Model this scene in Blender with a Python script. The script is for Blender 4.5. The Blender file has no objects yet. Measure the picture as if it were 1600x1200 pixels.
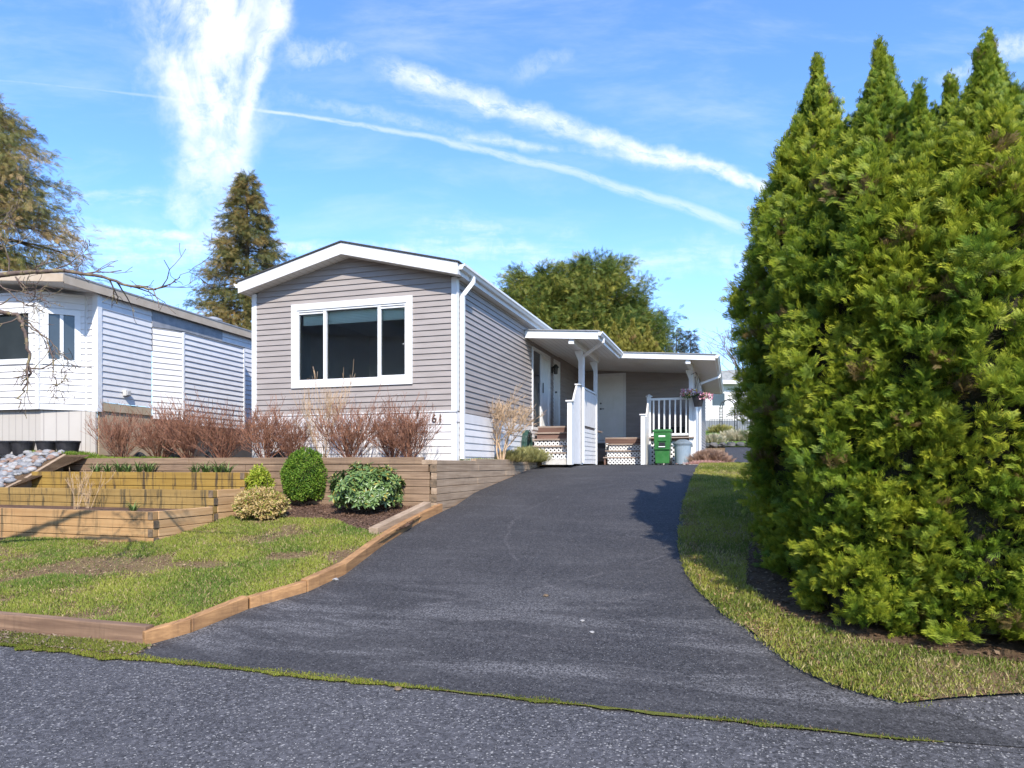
import bpy, bmesh, math, random
import numpy as np
from mathutils import Vector
R = math.radians
PI = math.pi
F = 1090.0                      # focal length in photo pixels (1600 wide)
TH = R(17.56)                   # heading of the house relative to the view
CT, ST = math.cos(TH), math.sin(TH)
scene = bpy.context.scene
COL = scene.collection
rng = np.random.default_rng(7)

# ------------------------------------------------------------------ camera
cd = bpy.data.cameras.new('camera'); cam = bpy.data.objects.new('camera', cd); COL.objects.link(cam)
cam.location = (0, 0, 0); cam.rotation_euler = (R(90), 0, 0)
cd.sensor_width = 36; cd.lens = 36 * F / 1600; cd.shift_y = (726 - 600) / 1600
cd.clip_start = 0.05; cd.clip_end = 3000
scene.camera = cam
# ------------------------------------------------------------------ light
AZ, EL = R(27), R(41)           # sun: right of the house axis, behind the camera
su, sv, sz = math.sin(AZ) * math.cos(EL), -math.cos(AZ) * math.cos(EL), math.sin(EL)
SUN = Vector((CT * su + ST * sv, -ST * su + CT * sv, sz))
ld = bpy.data.lights.new('sun', 'SUN'); ld.energy = 2.85; ld.angle = R(0.6); ld.color = (1, 0.93, 0.83)
sun = bpy.data.objects.new('sun', ld); COL.objects.link(sun)
sun.rotation_euler = SUN.to_track_quat('Z', 'Y').to_euler()
scene.view_settings.view_transform = 'Standard'; scene.view_settings.look = 'None'
scene.view_settings.gamma = 1; scene.view_settings.exposure = 1.3
scene.render.engine = 'CYCLES'
try:
    scene.cycles.max_bounces = 8; scene.cycles.transparent_max_bounces = 12
except Exception: pass

class NT:
    """tiny helper for node trees"""
    def __init__(s, tree): s.t = tree; s.n = tree.nodes; s.l = tree.links
    def new(s, typ, **kw):
        n = s.n.new(typ)
        for k, v in kw.items(): setattr(n, k, v)
        return n
    def put(s, sock, v):
        if isinstance(v, bpy.types.NodeSocket): s.l.new(v, sock)
        else: sock.default_value = v
    def m(s, op, a, b=None, c=None, clamp=False):
        n = s.new('ShaderNodeMath', operation=op, use_clamp=clamp)
        s.put(n.inputs[0], a)
        if b is not None: s.put(n.inputs[1], b)
        if c is not None: s.put(n.inputs[2], c)
        return n.outputs[0]
    def mix(s, f, a, b, typ='MIX'):
        n = s.new('ShaderNodeMixRGB', blend_type=typ)
        s.put(n.inputs[0], f); s.put(n.inputs[1], a if isinstance(a, bpy.types.NodeSocket) else (*a[:3], 1))
        s.put(n.inputs[2], b if isinstance(b, bpy.types.NodeSocket) else (*b[:3], 1))
        return n.outputs[0]
    def noise(s, vec, scale, detail=4, rough=.55, dist=0, out='Fac'):
        n = s.new('ShaderNodeTexNoise'); s.put(n.inputs['Vector'], vec)
        n.inputs['Scale'].default_value = scale; n.inputs['Detail'].default_value = detail
        n.inputs['Roughness'].default_value = rough; n.inputs['Distortion'].default_value = dist
        return n.outputs[out]
    def ramp(s, v, a, b):
        n = s.new('ShaderNodeMapRange', interpolation_type='SMOOTHSTEP'); s.put(n.inputs[0], v)
        n.inputs[1].default_value = a; n.inputs[2].default_value = b
        return n.outputs[0]
    def mapping(s, vec, scale=(1, 1, 1), loc=(0, 0, 0), rot=(0, 0, 0)):
        n = s.new('ShaderNodeMapping'); s.put(n.inputs[0], vec)
        n.inputs['Scale'].default_value = scale; n.inputs['Location'].default_value = loc; n.inputs['Rotation'].default_value = rot
        return n.outputs[0]
    def comb(s, x, y, z=0.0):
        n = s.new('ShaderNodeCombineXYZ'); s.put(n.inputs[0], x); s.put(n.inputs[1], y); s.put(n.inputs[2], z); return n.outputs[0]

# ------------------------------------------------------------------ world: sky, cirrus, contrails
w = bpy.data.worlds.new('World'); scene.world = w; w.use_nodes = True
N = NT(w.node_tree); N.n.clear()
sky = N.new('ShaderNodeTexSky', sky_type='NISHITA'); sky.sun_disc = False
sky.sun_elevation = EL; sky.sun_rotation = math.atan2(SUN.x, SUN.y)
sky.air_density = 1.0; sky.dust_density = 0.3; sky.ozone_density = 3.0; sky.altitude = 50
tc = N.new('ShaderNodeTexCoord')
sp = N.new('ShaderNodeSeparateXYZ'); N.l.new(tc.outputs['Generated'], sp.inputs[0])
yy = N.m('MAXIMUM', N.m('ABSOLUTE', sp.outputs[1]), 0.02)
A = N.m('DIVIDE', sp.outputs[0], yy)       # tangent coordinates of the sky direction
B = N.m('DIVIDE', sp.outputs[2], yy)
P = N.comb(A, B)
def ga(px): return (px - 800) / F
def gb(py): return (726 - py) / F
wob = N.m('SUBTRACT', N.noise(P, 9, 5, .6), .5)
wob2 = N.m('SUBTRACT', N.noise(P, 2.2, 4, .6), .5)
def trail(x0, y0, x1, y1, w0, w1, amp, wobble, bend=0.0, fade=0.08, tex=None):
    ax, ay, bx, by = ga(x0), gb(y0), ga(x1), gb(y1)
    dx, dy = bx - ax, by - ay; L = math.hypot(dx, dy); dx /= L; dy /= L
    t = N.m('DIVIDE', N.m('ADD', N.m('MULTIPLY', N.m('SUBTRACT', A, ax), dx), N.m('MULTIPLY', N.m('SUBTRACT', B, ay), dy)), L)
    d = N.m('ADD', N.m('MULTIPLY', N.m('SUBTRACT', A, ax), -dy), N.m('MULTIPLY', N.m('SUBTRACT', B, ay), dx))
    d = N.m('ADD', d, N.m('MULTIPLY', wob, wobble))
    if bend: d = N.m('ADD', d, N.m('MULTIPLY', N.m('MULTIPLY', t, N.m('SUBTRACT', 1.0, t)), bend))
    wd = N.m('ADD', w0 / F, N.m('MULTIPLY', t, (w1 - w0) / F))
    k = N.m('DIVIDE', N.m('ABSOLUTE', d), wd)
    k = N.ramp(k, 1.0, 0.1)
    k = N.m('MULTIPLY', k, N.ramp(t, -fade, fade)); k = N.m('MULTIPLY', k, N.ramp(t, 1 + fade, 1 - fade))
    fib = N.ramp(N.noise(N.comb(N.m('MULTIPLY', t, 9 * L + 2), N.m('MULTIPLY', d, 1500 / (w0 + w1 + 6)), ax * 7), 2.2, 7, .7, .4), .25, .58)
    if w0 < 80: k = N.m('MULTIPLY', k, N.m('ADD', .25, N.m('MULTIPLY', fib, .75)))
    if tex is not None: k = N.m('MULTIPLY', k, tex)
    return N.m('MULTIPLY', k, amp)
streak = N.ramp(N.noise(N.mapping(P, (5, 22, 1), rot=(0, 0, R(16))), 2.4, 6, .65), .28, .7)
feather = N.ramp(N.noise(P, 14, 7, .68), .3, .68)
puff = N.ramp(N.noise(N.mapping(P, (3, 1.7, 1), loc=(3.1, 1.2, 0)), 3.4, 7, .6, .6), .36, .60)
parts_ = [
    trail(600, 108, 1230, 305, 34, 15, .85, .06, tex=N.m('ADD', .5, N.m('MULTIPLY', feather, .5))),
    trail(600, 150, 1100, 265, 16, 34, .22, .06, tex=streak),
    trail(415, 174, 1160, 358, 4, 15, .42, .02, bend=-.085, fade=.03),
    trail(-40, 122, 520, 190, 3, 4, .2, .004, bend=-.02, fade=.2),
    trail(440, 150, 860, 238, 20, 12, .30, .05, tex=feather),
    trail(700, 215, 1150, 262, 10, 6, .38, .02, tex=feather),
    trail(318, -120, 342, 200, 190, 110, .98, .22, fade=.25, tex=puff),
    trail(325, -60, 335, 290, 70, 62, 1.0, .12, fade=.16, tex=N.m('ADD', .45, N.m('MULTIPLY', puff, .55))),
    trail(455, -60, 375, 200, 36, 14, .75, .05, fade=.15),
    trail(330, 240, 345, 420, 90, 30, .55, .25, fade=.25, tex=feather),
    trail(60, 395, 360, 385, 60, 45, .6, .12, fade=.2, tex=streak),
    trail(100, 315, 250, 305, 14, 22, .4, .05, fade=.3, tex=streak),
    trail(150, 362, 310, 366, 13, 9, .75, .03, fade=.2, tex=feather),
    trail(400, 385, 660, 390, 16, 14, .8, .04, fade=.2, tex=feather),
    trail(640, 375, 900, 395, 60, 40, .45, .15, fade=.25, tex=streak),
    trail(800, 118, 900, 82, 26, 26, .25, .06, fade=.3, tex=feather),
    trail(440, 80, 560, 90, 36, 20, .4, .1, fade=.3, tex=feather),
    trail(940, 420, 1180, 400, 40, 50, .4, .12, fade=.3, tex=streak),
    trail(1480, 110, 1640, 60, 22, 30, .7, .07, fade=.3, tex=feather),
]
mk = parts_[0]
for p_ in parts_[1:]: mk = N.m('SUBTRACT', N.m('ADD', mk, p_), N.m('MULTIPLY', mk, p_), clamp=True)
veil = N.m('MULTIPLY', N.ramp(N.noise(N.mapping(P, (2, 7, 1)), 1.6, 6, .62, .3), .42, .85), .28)
horiz = N.m('MULTIPLY', N.ramp(B, .42, .10), .14)
mk = N.m('MAXIMUM', mk, veil); mk = N.m('SUBTRACT', N.m('ADD', mk, horiz), N.m('MULTIPLY', mk, horiz), clamp=True)
mk = N.m('MULTIPLY', mk, N.ramp(sp.outputs[2], -.02, .05))
skyc = N.mix(1.0, sky.outputs[0], (0.56, .74, .98), 'MULTIPLY')
bgc = N.mix(mk, skyc, (3.25, 3.4, 3.6))
bg = N.new('ShaderNodeBackground'); N.l.new(bgc, bg.inputs[0]); bg.inputs[1].default_value = 0.15
ow = N.new('ShaderNodeOutputWorld'); N.l.new(bg.outputs[0], ow.inputs[0])

# ------------------------------------------------------------------ materials
def new_mat(name):
    m = bpy.data.materials.new(name); m.use_nodes = True
    n = NT(m.node_tree); n.n.clear()
    n.out = n.new('ShaderNodeOutputMaterial'); n.b = n.new('ShaderNodeBsdfPrincipled')
    n.l.new(n.b.outputs[0], n.out.inputs[0])
    n.oc = n.new('ShaderNodeTexCoord').outputs['Object']
    return m, n
def bump(n, h, strength=.3, dist=.01):
    b = n.new('ShaderNodeBump'); b.inputs['Strength'].default_value = strength; b.inputs['Distance'].default_value = dist
    n.l.new(h, b.inputs['Height']); n.l.new(b.outputs[0], n.b.inputs['Normal'])
def noisy(name, c1, c2, scale=4, rough=.6, detail=5, lo=.35, hi=.65, stretch=(1, 1, 1), bmp=0, bdist=.005, spec=.3, metal=0, dirt=None):
    m, n = new_mat(name)
    v = n.mapping(n.oc, stretch)
    f = n.ramp(n.noise(v, scale, detail), lo, hi)
    c = n.mix(f, c1, c2)
    if dirt: c = n.mix(n.m('MULTIPLY', n.ramp(n.noise(n.oc, dirt[1], 6, .65), .5, .8), dirt[2]), c, dirt[0])
    n.l.new(c, n.b.inputs['Base Color'])
    n.b.inputs['Roughness'].default_value = rough; n.b.inputs['Metallic'].default_value = metal
    n.b.inputs['Specular IOR Level'].default_value = spec
    if bmp: bump(n, n.noise(v, scale * 3, detail), bmp, bdist)
    return m
MT = {}
MT['taupe'] = noisy('taupe_vinyl', (.285, .25, .228), (.325, .286, .262), 3, .5, dirt=((.24, .205, .19), 1.1, .25), stretch=(.6, .6, 3))
MT['white'] = noisy('white_paint', (.63, .61, .59), (.68, .66, .64), 5, .45, dirt=((.55, .53, .48), 2.5, .16))
MT['trimwhite'] = noisy('white_trim', (.66, .66, .645), (.71, .71, .695), 6, .4, dirt=((.5, .47, .42), 9, .14))
MT['skirt'] = noisy('white_skirting', (.63, .61, .60), (.68, .66, .65), 3, .5, dirt=((.5, .48, .42), 2, .22))
MT['fascia'] = noisy('painted_board', (.60, .59, .57), (.66, .65, .63), 7, .55, stretch=(1, 1, 1), dirt=((.4, .36, .30), 7, .35), bmp=.12)
MT['beige'] = noisy('beige_metal', (.44, .35, .25), (.49, .40, .30), 5, .5, dirt=((.35, .28, .2), 3, .3))
MT['beigeskirt'] = noisy('beige_skirting', (.46, .41, .35), (.5, .46, .40), 3, .55, stretch=(3, 3, .4), dirt=((.38, .33, .26), 2, .35))
MT['tansk'] = noisy('tan_skirting', (.40, .31, .20), (.45, .36, .25), 3, .6, dirt=((.3, .24, .17), 2, .3))
MT['door'] = noisy('door_paint', (.72, .72, .68), (.76, .76, .73), 4, .4)
MT['vinylgate'] = MT['white']
MT['darkmetal'] = noisy('dark_metal', (.02, .025, .025), (.035, .035, .035), 8, .4)
MT['black'] = noisy('black_plastic', (.018, .018, .02), (.03, .03, .034), 9, .42, dirt=((.10, .09, .075), 7, .3))
MT['lampglass'] = noisy('smoked_glass', (.05, .05, .05), (.09, .08, .07), 9, .15)
MT['green'] = noisy('green_plastic', (.025, .125, .03), (.035, .16, .04), 3, .45, dirt=((.10, .16, .08), 6, .35))
MT['grey'] = noisy('grey_plastic', (.22, .28, .33), (.27, .33, .37), 4, .5, dirt=((.14, .16, .17), 5, .3))
MT['greylid'] = noisy('dark_grey_plastic', (.12, .15, .175), (.16, .19, .21), 4, .5)
MT['rock'] = noisy('river_rock', (.14, .14, .15), (.42, .40, .38), 2.3, .75, bmp=.4, bdist=.02, lo=.3, hi=.7)
MT['boulder'] = noisy('dark_boulder', (.05, .055, .055), (.13, .12, .11), 5, .9, bmp=.6, bdist=.03)
MT['roofgrey'] = noisy('grey_roof', (.24, .25, .26), (.32, .32, .33), 6, .7)
MT['greyfence'] = noisy('grey_boards', (.14, .15, .175), (.22, .23, .25), 6, .8, stretch=(6, 6, .5))
MT['soffitbeam'] = MT['trimwhite']
MT['concrete'] = noisy('concrete', (.42, .40, .37), (.56, .54, .5), 8, .9, bmp=.3)
MT['blind'] = noisy('blind', (.80, .90, .85), (.84, .93, .89), 3, .6)
MT['interior'] = noisy('room_wall', (.80, .76, .73), (.84, .8, .78), 2, .9)
MT['curtain'] = noisy('curtain', (.62, .66, .66), (.75, .78, .77), 8, .8, stretch=(8, 8, .3))
MT['numeral'] = noisy('dark_numeral', (.05, .035, .03), (.08, .05, .04), 8, .5)
MT['label'] = noisy('white_label', (.75, .77, .75), (.85, .86, .85), 12, .5)
MT['bark'] = noisy('bark', (.09, .065, .045), (.17, .13, .095), 6, .95, stretch=(3, 3, .6), bmp=.6, bdist=.02)
MT['redtwig'] = noisy('red_brown_twig', (.19, .085, .055), (.36, .18, .11), 9, .75)
MT['tantwig'] = noisy('tan_twig', (.40, .27, .16), (.58, .42, .27), 9, .8)
MT['greytwig'] = noisy('grey_twig', (.19, .155, .14), (.33, .27, .23), 9, .85)
MT['lichen'] = noisy('lichen_twig', (.12, .085, .07), (.27, .22, .10), 14, .9, lo=.45, hi=.7)
MT['hose'] = noisy('dark_green_hose', (.02, .05, .04), (.04, .09, .07), 12, .4)

def shingle_mat():
    m, n = new_mat('shingles')
    br = n.new('ShaderNodeTexBrick'); n.l.new(n.mapping(n.oc, (1, 1, 1), rot=(0, 0, R(90))), br.inputs['Vector'])
    br.inputs['Scale'].default_value = 3.2; br.inputs['Color1'].default_value = (.03, .032, .035, 1); br.inputs['Color2'].default_value = (.06, .06, .062, 1)
    br.inputs['Mortar'].default_value = (.012, .012, .012, 1)
    n.l.new(n.mix(.5, br.outputs[0], n.mix(n.noise(n.oc, 160, 3), (.01, .01, .01), (.1, .1, .1))), n.b.inputs['Base Color']); n.b.inputs['Roughness'].default_value = .95
    bump(n, br.outputs[1], .5, .01); return m
MT['shingle'] = shingle_mat()

def soffit_mat(name, axis, pitch, c=(.70, .69, .66)):
    m, n = new_mat(name)
    s = n.new('ShaderNodeSeparateXYZ'); n.l.new(n.oc, s.inputs[0])
    fr = n.m('FRACT', n.m('DIVIDE', s.outputs[axis], pitch))
    g = n.m('LESS_THAN', fr, .09)
    n.l.new(n.mix(n.m('MULTIPLY', g, .6), n.mix(n.noise(n.oc, 3), c, [x * .9 for x in c]), (.25, .22, .2)), n.b.inputs['Base Color'])
    n.b.inputs['Roughness'].default_value = .5; bump(n, n.m('SUBTRACT', 1.0, g), .6, .006); return m
MT['soffit_u'] = soffit_mat('soffit_panels_a', 0, .12)
MT['soffit_v'] = soffit_mat('soffit_panels_b', 1, .12)
MT['ribskirt'] = soffit_mat('ribbed_skirting', 0, .16, (.47, .43, .38))

def wood_mat(name, c1, c2, stain, axis=0, top=None, amt=.5, board=0.113):
    """sawn timber: grain along an axis, weather stains that run down from the top edge, knots"""
    m, n = new_mat(name)
    st = [14, 14, 26]; st[axis] = 1.3
    v = n.mapping(n.oc, st)
    g = n.noise(v, 1.0, 6, .6, .4)
    big = n.noise(n.mapping(n.oc, [(.7 if i == axis else 5) for i in range(3)]), 1, 2)
    c = n.mix(n.ramp(g, .3, .7), c1, c2)
    c = n.mix(n.m('MULTIPLY', n.ramp(big, .45, .62), .4), c, [x * .78 for x in c1])
    kn = n.new('ShaderNodeTexVoronoi'); n.l.new(n.mapping(n.oc, [(1.1 if i == axis else 3.1) for i in range(3)]), kn.inputs['Vector']); kn.inputs['Scale'].default_value = 1.1
    c = n.mix(n.m('MULTIPLY', n.ramp(kn.outputs['Distance'], .075, .03), .8), c, [x * .35 for x in c1])
    st2 = [4.2, 4.2, .35]
    s = n.ramp(n.noise(n.mapping(n.oc, st2), 1.6, 8, .8, .3), .50, .70)
    if top is not None:
        sx = n.new('ShaderNodeSeparateXYZ'); n.l.new(n.oc, sx.inputs[0])
        edge = n.ramp(sx.outputs[2], top - .20, top - .01)
        s = n.m('MULTIPLY', n.m('ADD', s, n.m('MULTIPLY', n.ramp(sx.outputs[2], top - .035, top), .6)), edge)
    if top is None: s = n.m('MULTIPLY', s, .3)
    blot = n.ramp(n.noise(n.oc, 3.2, 6, .65), .5, .75)
    c = n.mix(n.m('MULTIPLY', s, amt, clamp=True), c, stain); c = n.mix(n.m('MULTIPLY', blot, .22), c, stain)
    n.l.new(c, n.b.inputs['Base Color']); n.b.inputs['Roughness'].default_value = .82
    n.b.inputs['Specular IOR Level'].default_value = .2
    bump(n, g, .35, .006); return m
MT['cedar1'] = wood_mat('cedar_front', (.50, .27, .11), (.66, .40, .18), (.12, .09, .05), 0, -.615, .6)
MT['cedar2'] = wood_mat('cedar_middle', (.48, .29, .08), (.62, .40, .13), (.085, .065, .035), 0, -.37, .9)
MT['cedar3'] = wood_mat('cedar_back', (.54, .31, .045), (.66, .42, .085), (.08, .055, .03), 0, -.12, .95)
MT['cedarside'] = wood_mat('cedar_side', (.46, .27, .125), (.62, .40, .21), (.14, .10, .06), 1, None, .5)
MT['oldwood_u'] = wood_mat('old_timber_a', (.19, .125, .08), (.33, .225, .145), (.07, .05, .04), 0, None, .8)
MT['oldwood_v'] = wood_mat('old_timber_b', (.29, .205, .135), (.42, .31, .215), (.10, .075, .055), 1, None, .8)
MT['endgrain'] = noisy('end_grain', (.10, .075, .05), (.2, .14, .09), 18, .9, bmp=.3)
MT['edging_v'] = wood_mat('edging_timber', (.26, .14, .065), (.44, .245, .11), (.055, .035, .028), 1, None, 1.6)
MT['edging_u'] = wood_mat('edging_timber_b', (.15, .09, .06), (.30, .19, .12), (.05, .035, .028), 0, None, 1.4)
MT['tread'] = wood_mat('weathered_tread', (.24, .185, .15), (.38, .31, .26), (.12, .09, .07), 0, None, .5)
MT['riser'] = wood_mat('brown_stain', (.12, .07, .055), (.20, .125, .10), (.07, .045, .035), 0, None, .5)

def leaf_mat(name, rough=.5, trans=.28, spec=.3):
    m, n = new_mat(name)
    at = n.new('ShaderNodeAttribute', attribute_name='Col')
    n.l.new(at.outputs[0], n.b.inputs['Base Color']); n.b.inputs['Roughness'].default_value = rough
    n.b.inputs['Specular IOR Level'].default_value = spec
    tr = n.new('ShaderNodeBsdfTranslucent'); n.l.new(at.outputs[0], tr.inputs[0])
    mx = n.new('ShaderNodeMixShader'); mx.inputs[0].default_value = trans
    n.l.new(n.b.outputs[0], mx.inputs[1]); n.l.new(tr.outputs[0], mx.inputs[2]); n.l.new(mx.outputs[0], n.out.inputs[0])
    return m
MT['leaf'] = leaf_mat('foliage', .55, .38, .25); MT['glossleaf'] = leaf_mat('glossy_foliage', .32, .15, .5); MT['grassm'] = leaf_mat('grass_blades', .6, .3, .2)
MT['petal'] = leaf_mat('petals', .6, .35, .2)

def glass_mat():
    m, n = new_mat('window_glass')
    n.n.remove(n.b)
    tr = n.new('ShaderNodeBsdfTransparent'); tr.inputs[0].default_value = (.86, .89, .87, 1)
    gl = n.new('ShaderNodeBsdfGlossy'); gl.inputs['Roughness'].default_value = .0; gl.inputs[0].default_value = (.9, .95, .93, 1)
    fr = n.new('ShaderNodeFresnel'); fr.inputs[0].default_value = 1.52
    mx = n.new('ShaderNodeMixShader'); n.l.new(n.m('MULTIPLY', fr.outputs[0], 1.0, clamp=True), mx.inputs[0])
    n.l.new(tr.outputs[0], mx.inputs[1]); n.l.new(gl.outputs[0], mx.inputs[2]); n.l.new(mx.outputs[0], n.out.inputs[0])
    return m
MT['glass'] = glass_mat()
def dark_glass():
    m, n = new_mat('dark_glass'); n.l.new(n.mix(n.noise(n.oc, 1.5, 3), (.015, .02, .022), (.05, .06, .065)), n.b.inputs['Base Color'])
    n.b.inputs['Roughness'].default_value = .04; n.b.inputs['Specular IOR Level'].default_value = .7; return m
MT['darkglass'] = dark_glass()

def asphalt(name, base, light, wear, speck):
    m, n = new_mat(name)
    sp_ = n.new('ShaderNodeSeparateXYZ'); n.l.new(n.oc, sp_.inputs[0])
    fine = n.noise(n.oc, 95, 3, .7)
    vo = n.new('ShaderNodeTexVoronoi'); n.l.new(n.oc, vo.inputs['Vector']); vo.inputs['Scale'].default_value = 62
    stone = n.ramp(vo.outputs['Distance'], .22, .10)
    sel = n.ramp(n.new('ShaderNodeTexWhiteNoise').outputs[0], 0, 1)
    wn = n.new('ShaderNodeSeparateColor'); n.l.new(vo.outputs['Color'], wn.inputs[0])
    c = n.mix(n.ramp(fine, .38, .66), [x * .42 for x in base], [x * 1.75 for x in base])
    mott = n.noise(n.oc, 1.1, 5, .6)
    c = n.mix(n.m('MULTIPLY', n.ramp(mott, .4, .7), .45), c, [x * 1.8 for x in base])
    mid = n.noise(n.oc, 26, 4, .75); c = n.mix(n.m('MULTIPLY', n.ramp(mid, .42, .7), .6), c, [x * 2.1 for x in base])
    keep = n.m('GREATER_THAN', wn.outputs[0], speck)
    v2 = n.new('ShaderNodeTexVoronoi'); n.l.new(n.oc, v2.inputs['Vector']); v2.inputs['Scale'].default_value = 60 if wear else 50
    w2 = n.new('ShaderNodeSeparateColor'); n.l.new(v2.outputs['Color'], w2.inputs[0])
    c = n.mix(n.m('MULTIPLY', n.ramp(w2.outputs[1], .35, 1.0), .30 if wear else .5), c, [x * 3.2 for x in base])
    c = n.mix(n.m('MULTIPLY', n.ramp(w2.outputs[2], .6, 1.0), .5), c, [x * .25 for x in base])
    c = n.mix(n.m('MULTIPLY', stone, keep), c, light)
    big = n.m('MULTIPLY', n.m('MULTIPLY', n.m('LESS_THAN', v2.outputs['Distance'], .36), n.m('GREATER_THAN', w2.outputs[0], .92 if wear else .80)), .6)
    c = n.mix(big, c, light)
    if wear:      # tyre scuffs where cars swing in off the road
        sw = n.noise(n.mapping(n.oc, (.55, 2.6, 1), rot=(0, 0, R(-14))), 1.15, 6, .68, .5)
        band = n.m('MULTIPLY', n.ramp(sp_.outputs[1], 4.4, 4.9), n.ramp(sp_.outputs[1], 7.6, 5.2))
        grain = n.ramp(n.noise(n.oc, 60, 4, .75), .44, .62)
        k = n.m('MULTIPLY', n.m('MULTIPLY', n.ramp(sw, .44, .60), band), grain)
        far = n.m('MULTIPLY', n.m('MULTIPLY', n.ramp(n.noise(n.mapping(n.oc, (.8, 3.2, 1)), 1.3, 5, .6), .5, .75), .35), grain)
        k = n.m('MAXIMUM', k, far)
        c = n.mix(n.m('MULTIPLY', k, .65), c, (.26, .25, .25))
        # thin curved scuff lines
        for (cu, cv, rad) in ((-4.2, 10.4, 5.15), (-1.6, 9.7, 4.25), (-5.8, 11.2, 6.1), (1.3, 9.6, 4.2)):
            dd = n.m('SQRT', n.m('ADD', n.m('POWER', n.m('SUBTRACT', sp_.outputs[0], cu), 2.0), n.m('POWER', n.m('SUBTRACT', sp_.outputs[1], cv), 2.0)))
            ln = n.ramp(n.m('ABSOLUTE', n.m('ADD', n.m('SUBTRACT', dd, rad), n.m('MULTIPLY', n.m('SUBTRACT', n.noise(n.oc, 2), .5), .12))), .035, .0)
            c = n.mix(n.m('MULTIPLY', n.m('MULTIPLY', ln, grain), n.m('MULTIPLY', n.ramp(n.noise(n.oc, 1.3), .45, .6), .22)), c, (.33, .30, .30))
    n.l.new(c, n.b.inputs['Base Color'])
    n.l.new(n.m('ADD', .62, n.m('MULTIPLY', mott, .25)), n.b.inputs['Roughness'])
    n.b.inputs['Specular IOR Level'].default_value = .3
    bump(n, n.m('ADD', fine, n.m('MULTIPLY', stone, .5)), .55, .006); return m
MT['drive'] = asphalt('driveway_asphalt', (.033, .0315, .0325), (.20, .195, .19), True, .62)
MT['road'] = asphalt('road_asphalt', (.050, .048, .050), (.42, .40, .37), False, .34)

def ground_mat(name, cols, scale=3, bmp=.6):
    m, n = new_mat(name)
    f = n.noise(n.oc, scale, 7, .65); g = n.noise(n.oc, scale * 14, 5, .7)
    c = n.mix(n.ramp(f, .35, .62), cols[0], cols[1]); c = n.mix(n.ramp(g, .45, .7), c, cols[2])
    n.l.new(c, n.b.inputs['Base Color']); n.b.inputs['Roughness'].default_value = .95; n.b.inputs['Specular IOR Level'].default_value = .1
    bump(n, g, bmp, .03); return m
MT['lawnground'] = ground_mat('lawn_ground', ((.16, .095, .055), (.19, .14, .065), (.30, .21, .12)), 5, .9)
MT['farlawn'] = ground_mat('far_lawn', ((.09, .17, .03), (.13, .21, .04), (.16, .20, .06)), 1)
MT['soil'] = ground_mat('bark_mulch', ((.085, .05, .035), (.16, .095, .065), (.24, .15, .10)), 5, .9)
MT['litter'] = ground_mat('leaf_litter', ((.09, .055, .035), (.15, .10, .06), (.24, .16, .09)), 8, .9)
MT['moss'] = ground_mat('moss_strip', ((.15, .17, .03), (.22, .24, .045), (.13, .09, .05)), 9, .9)

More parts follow.
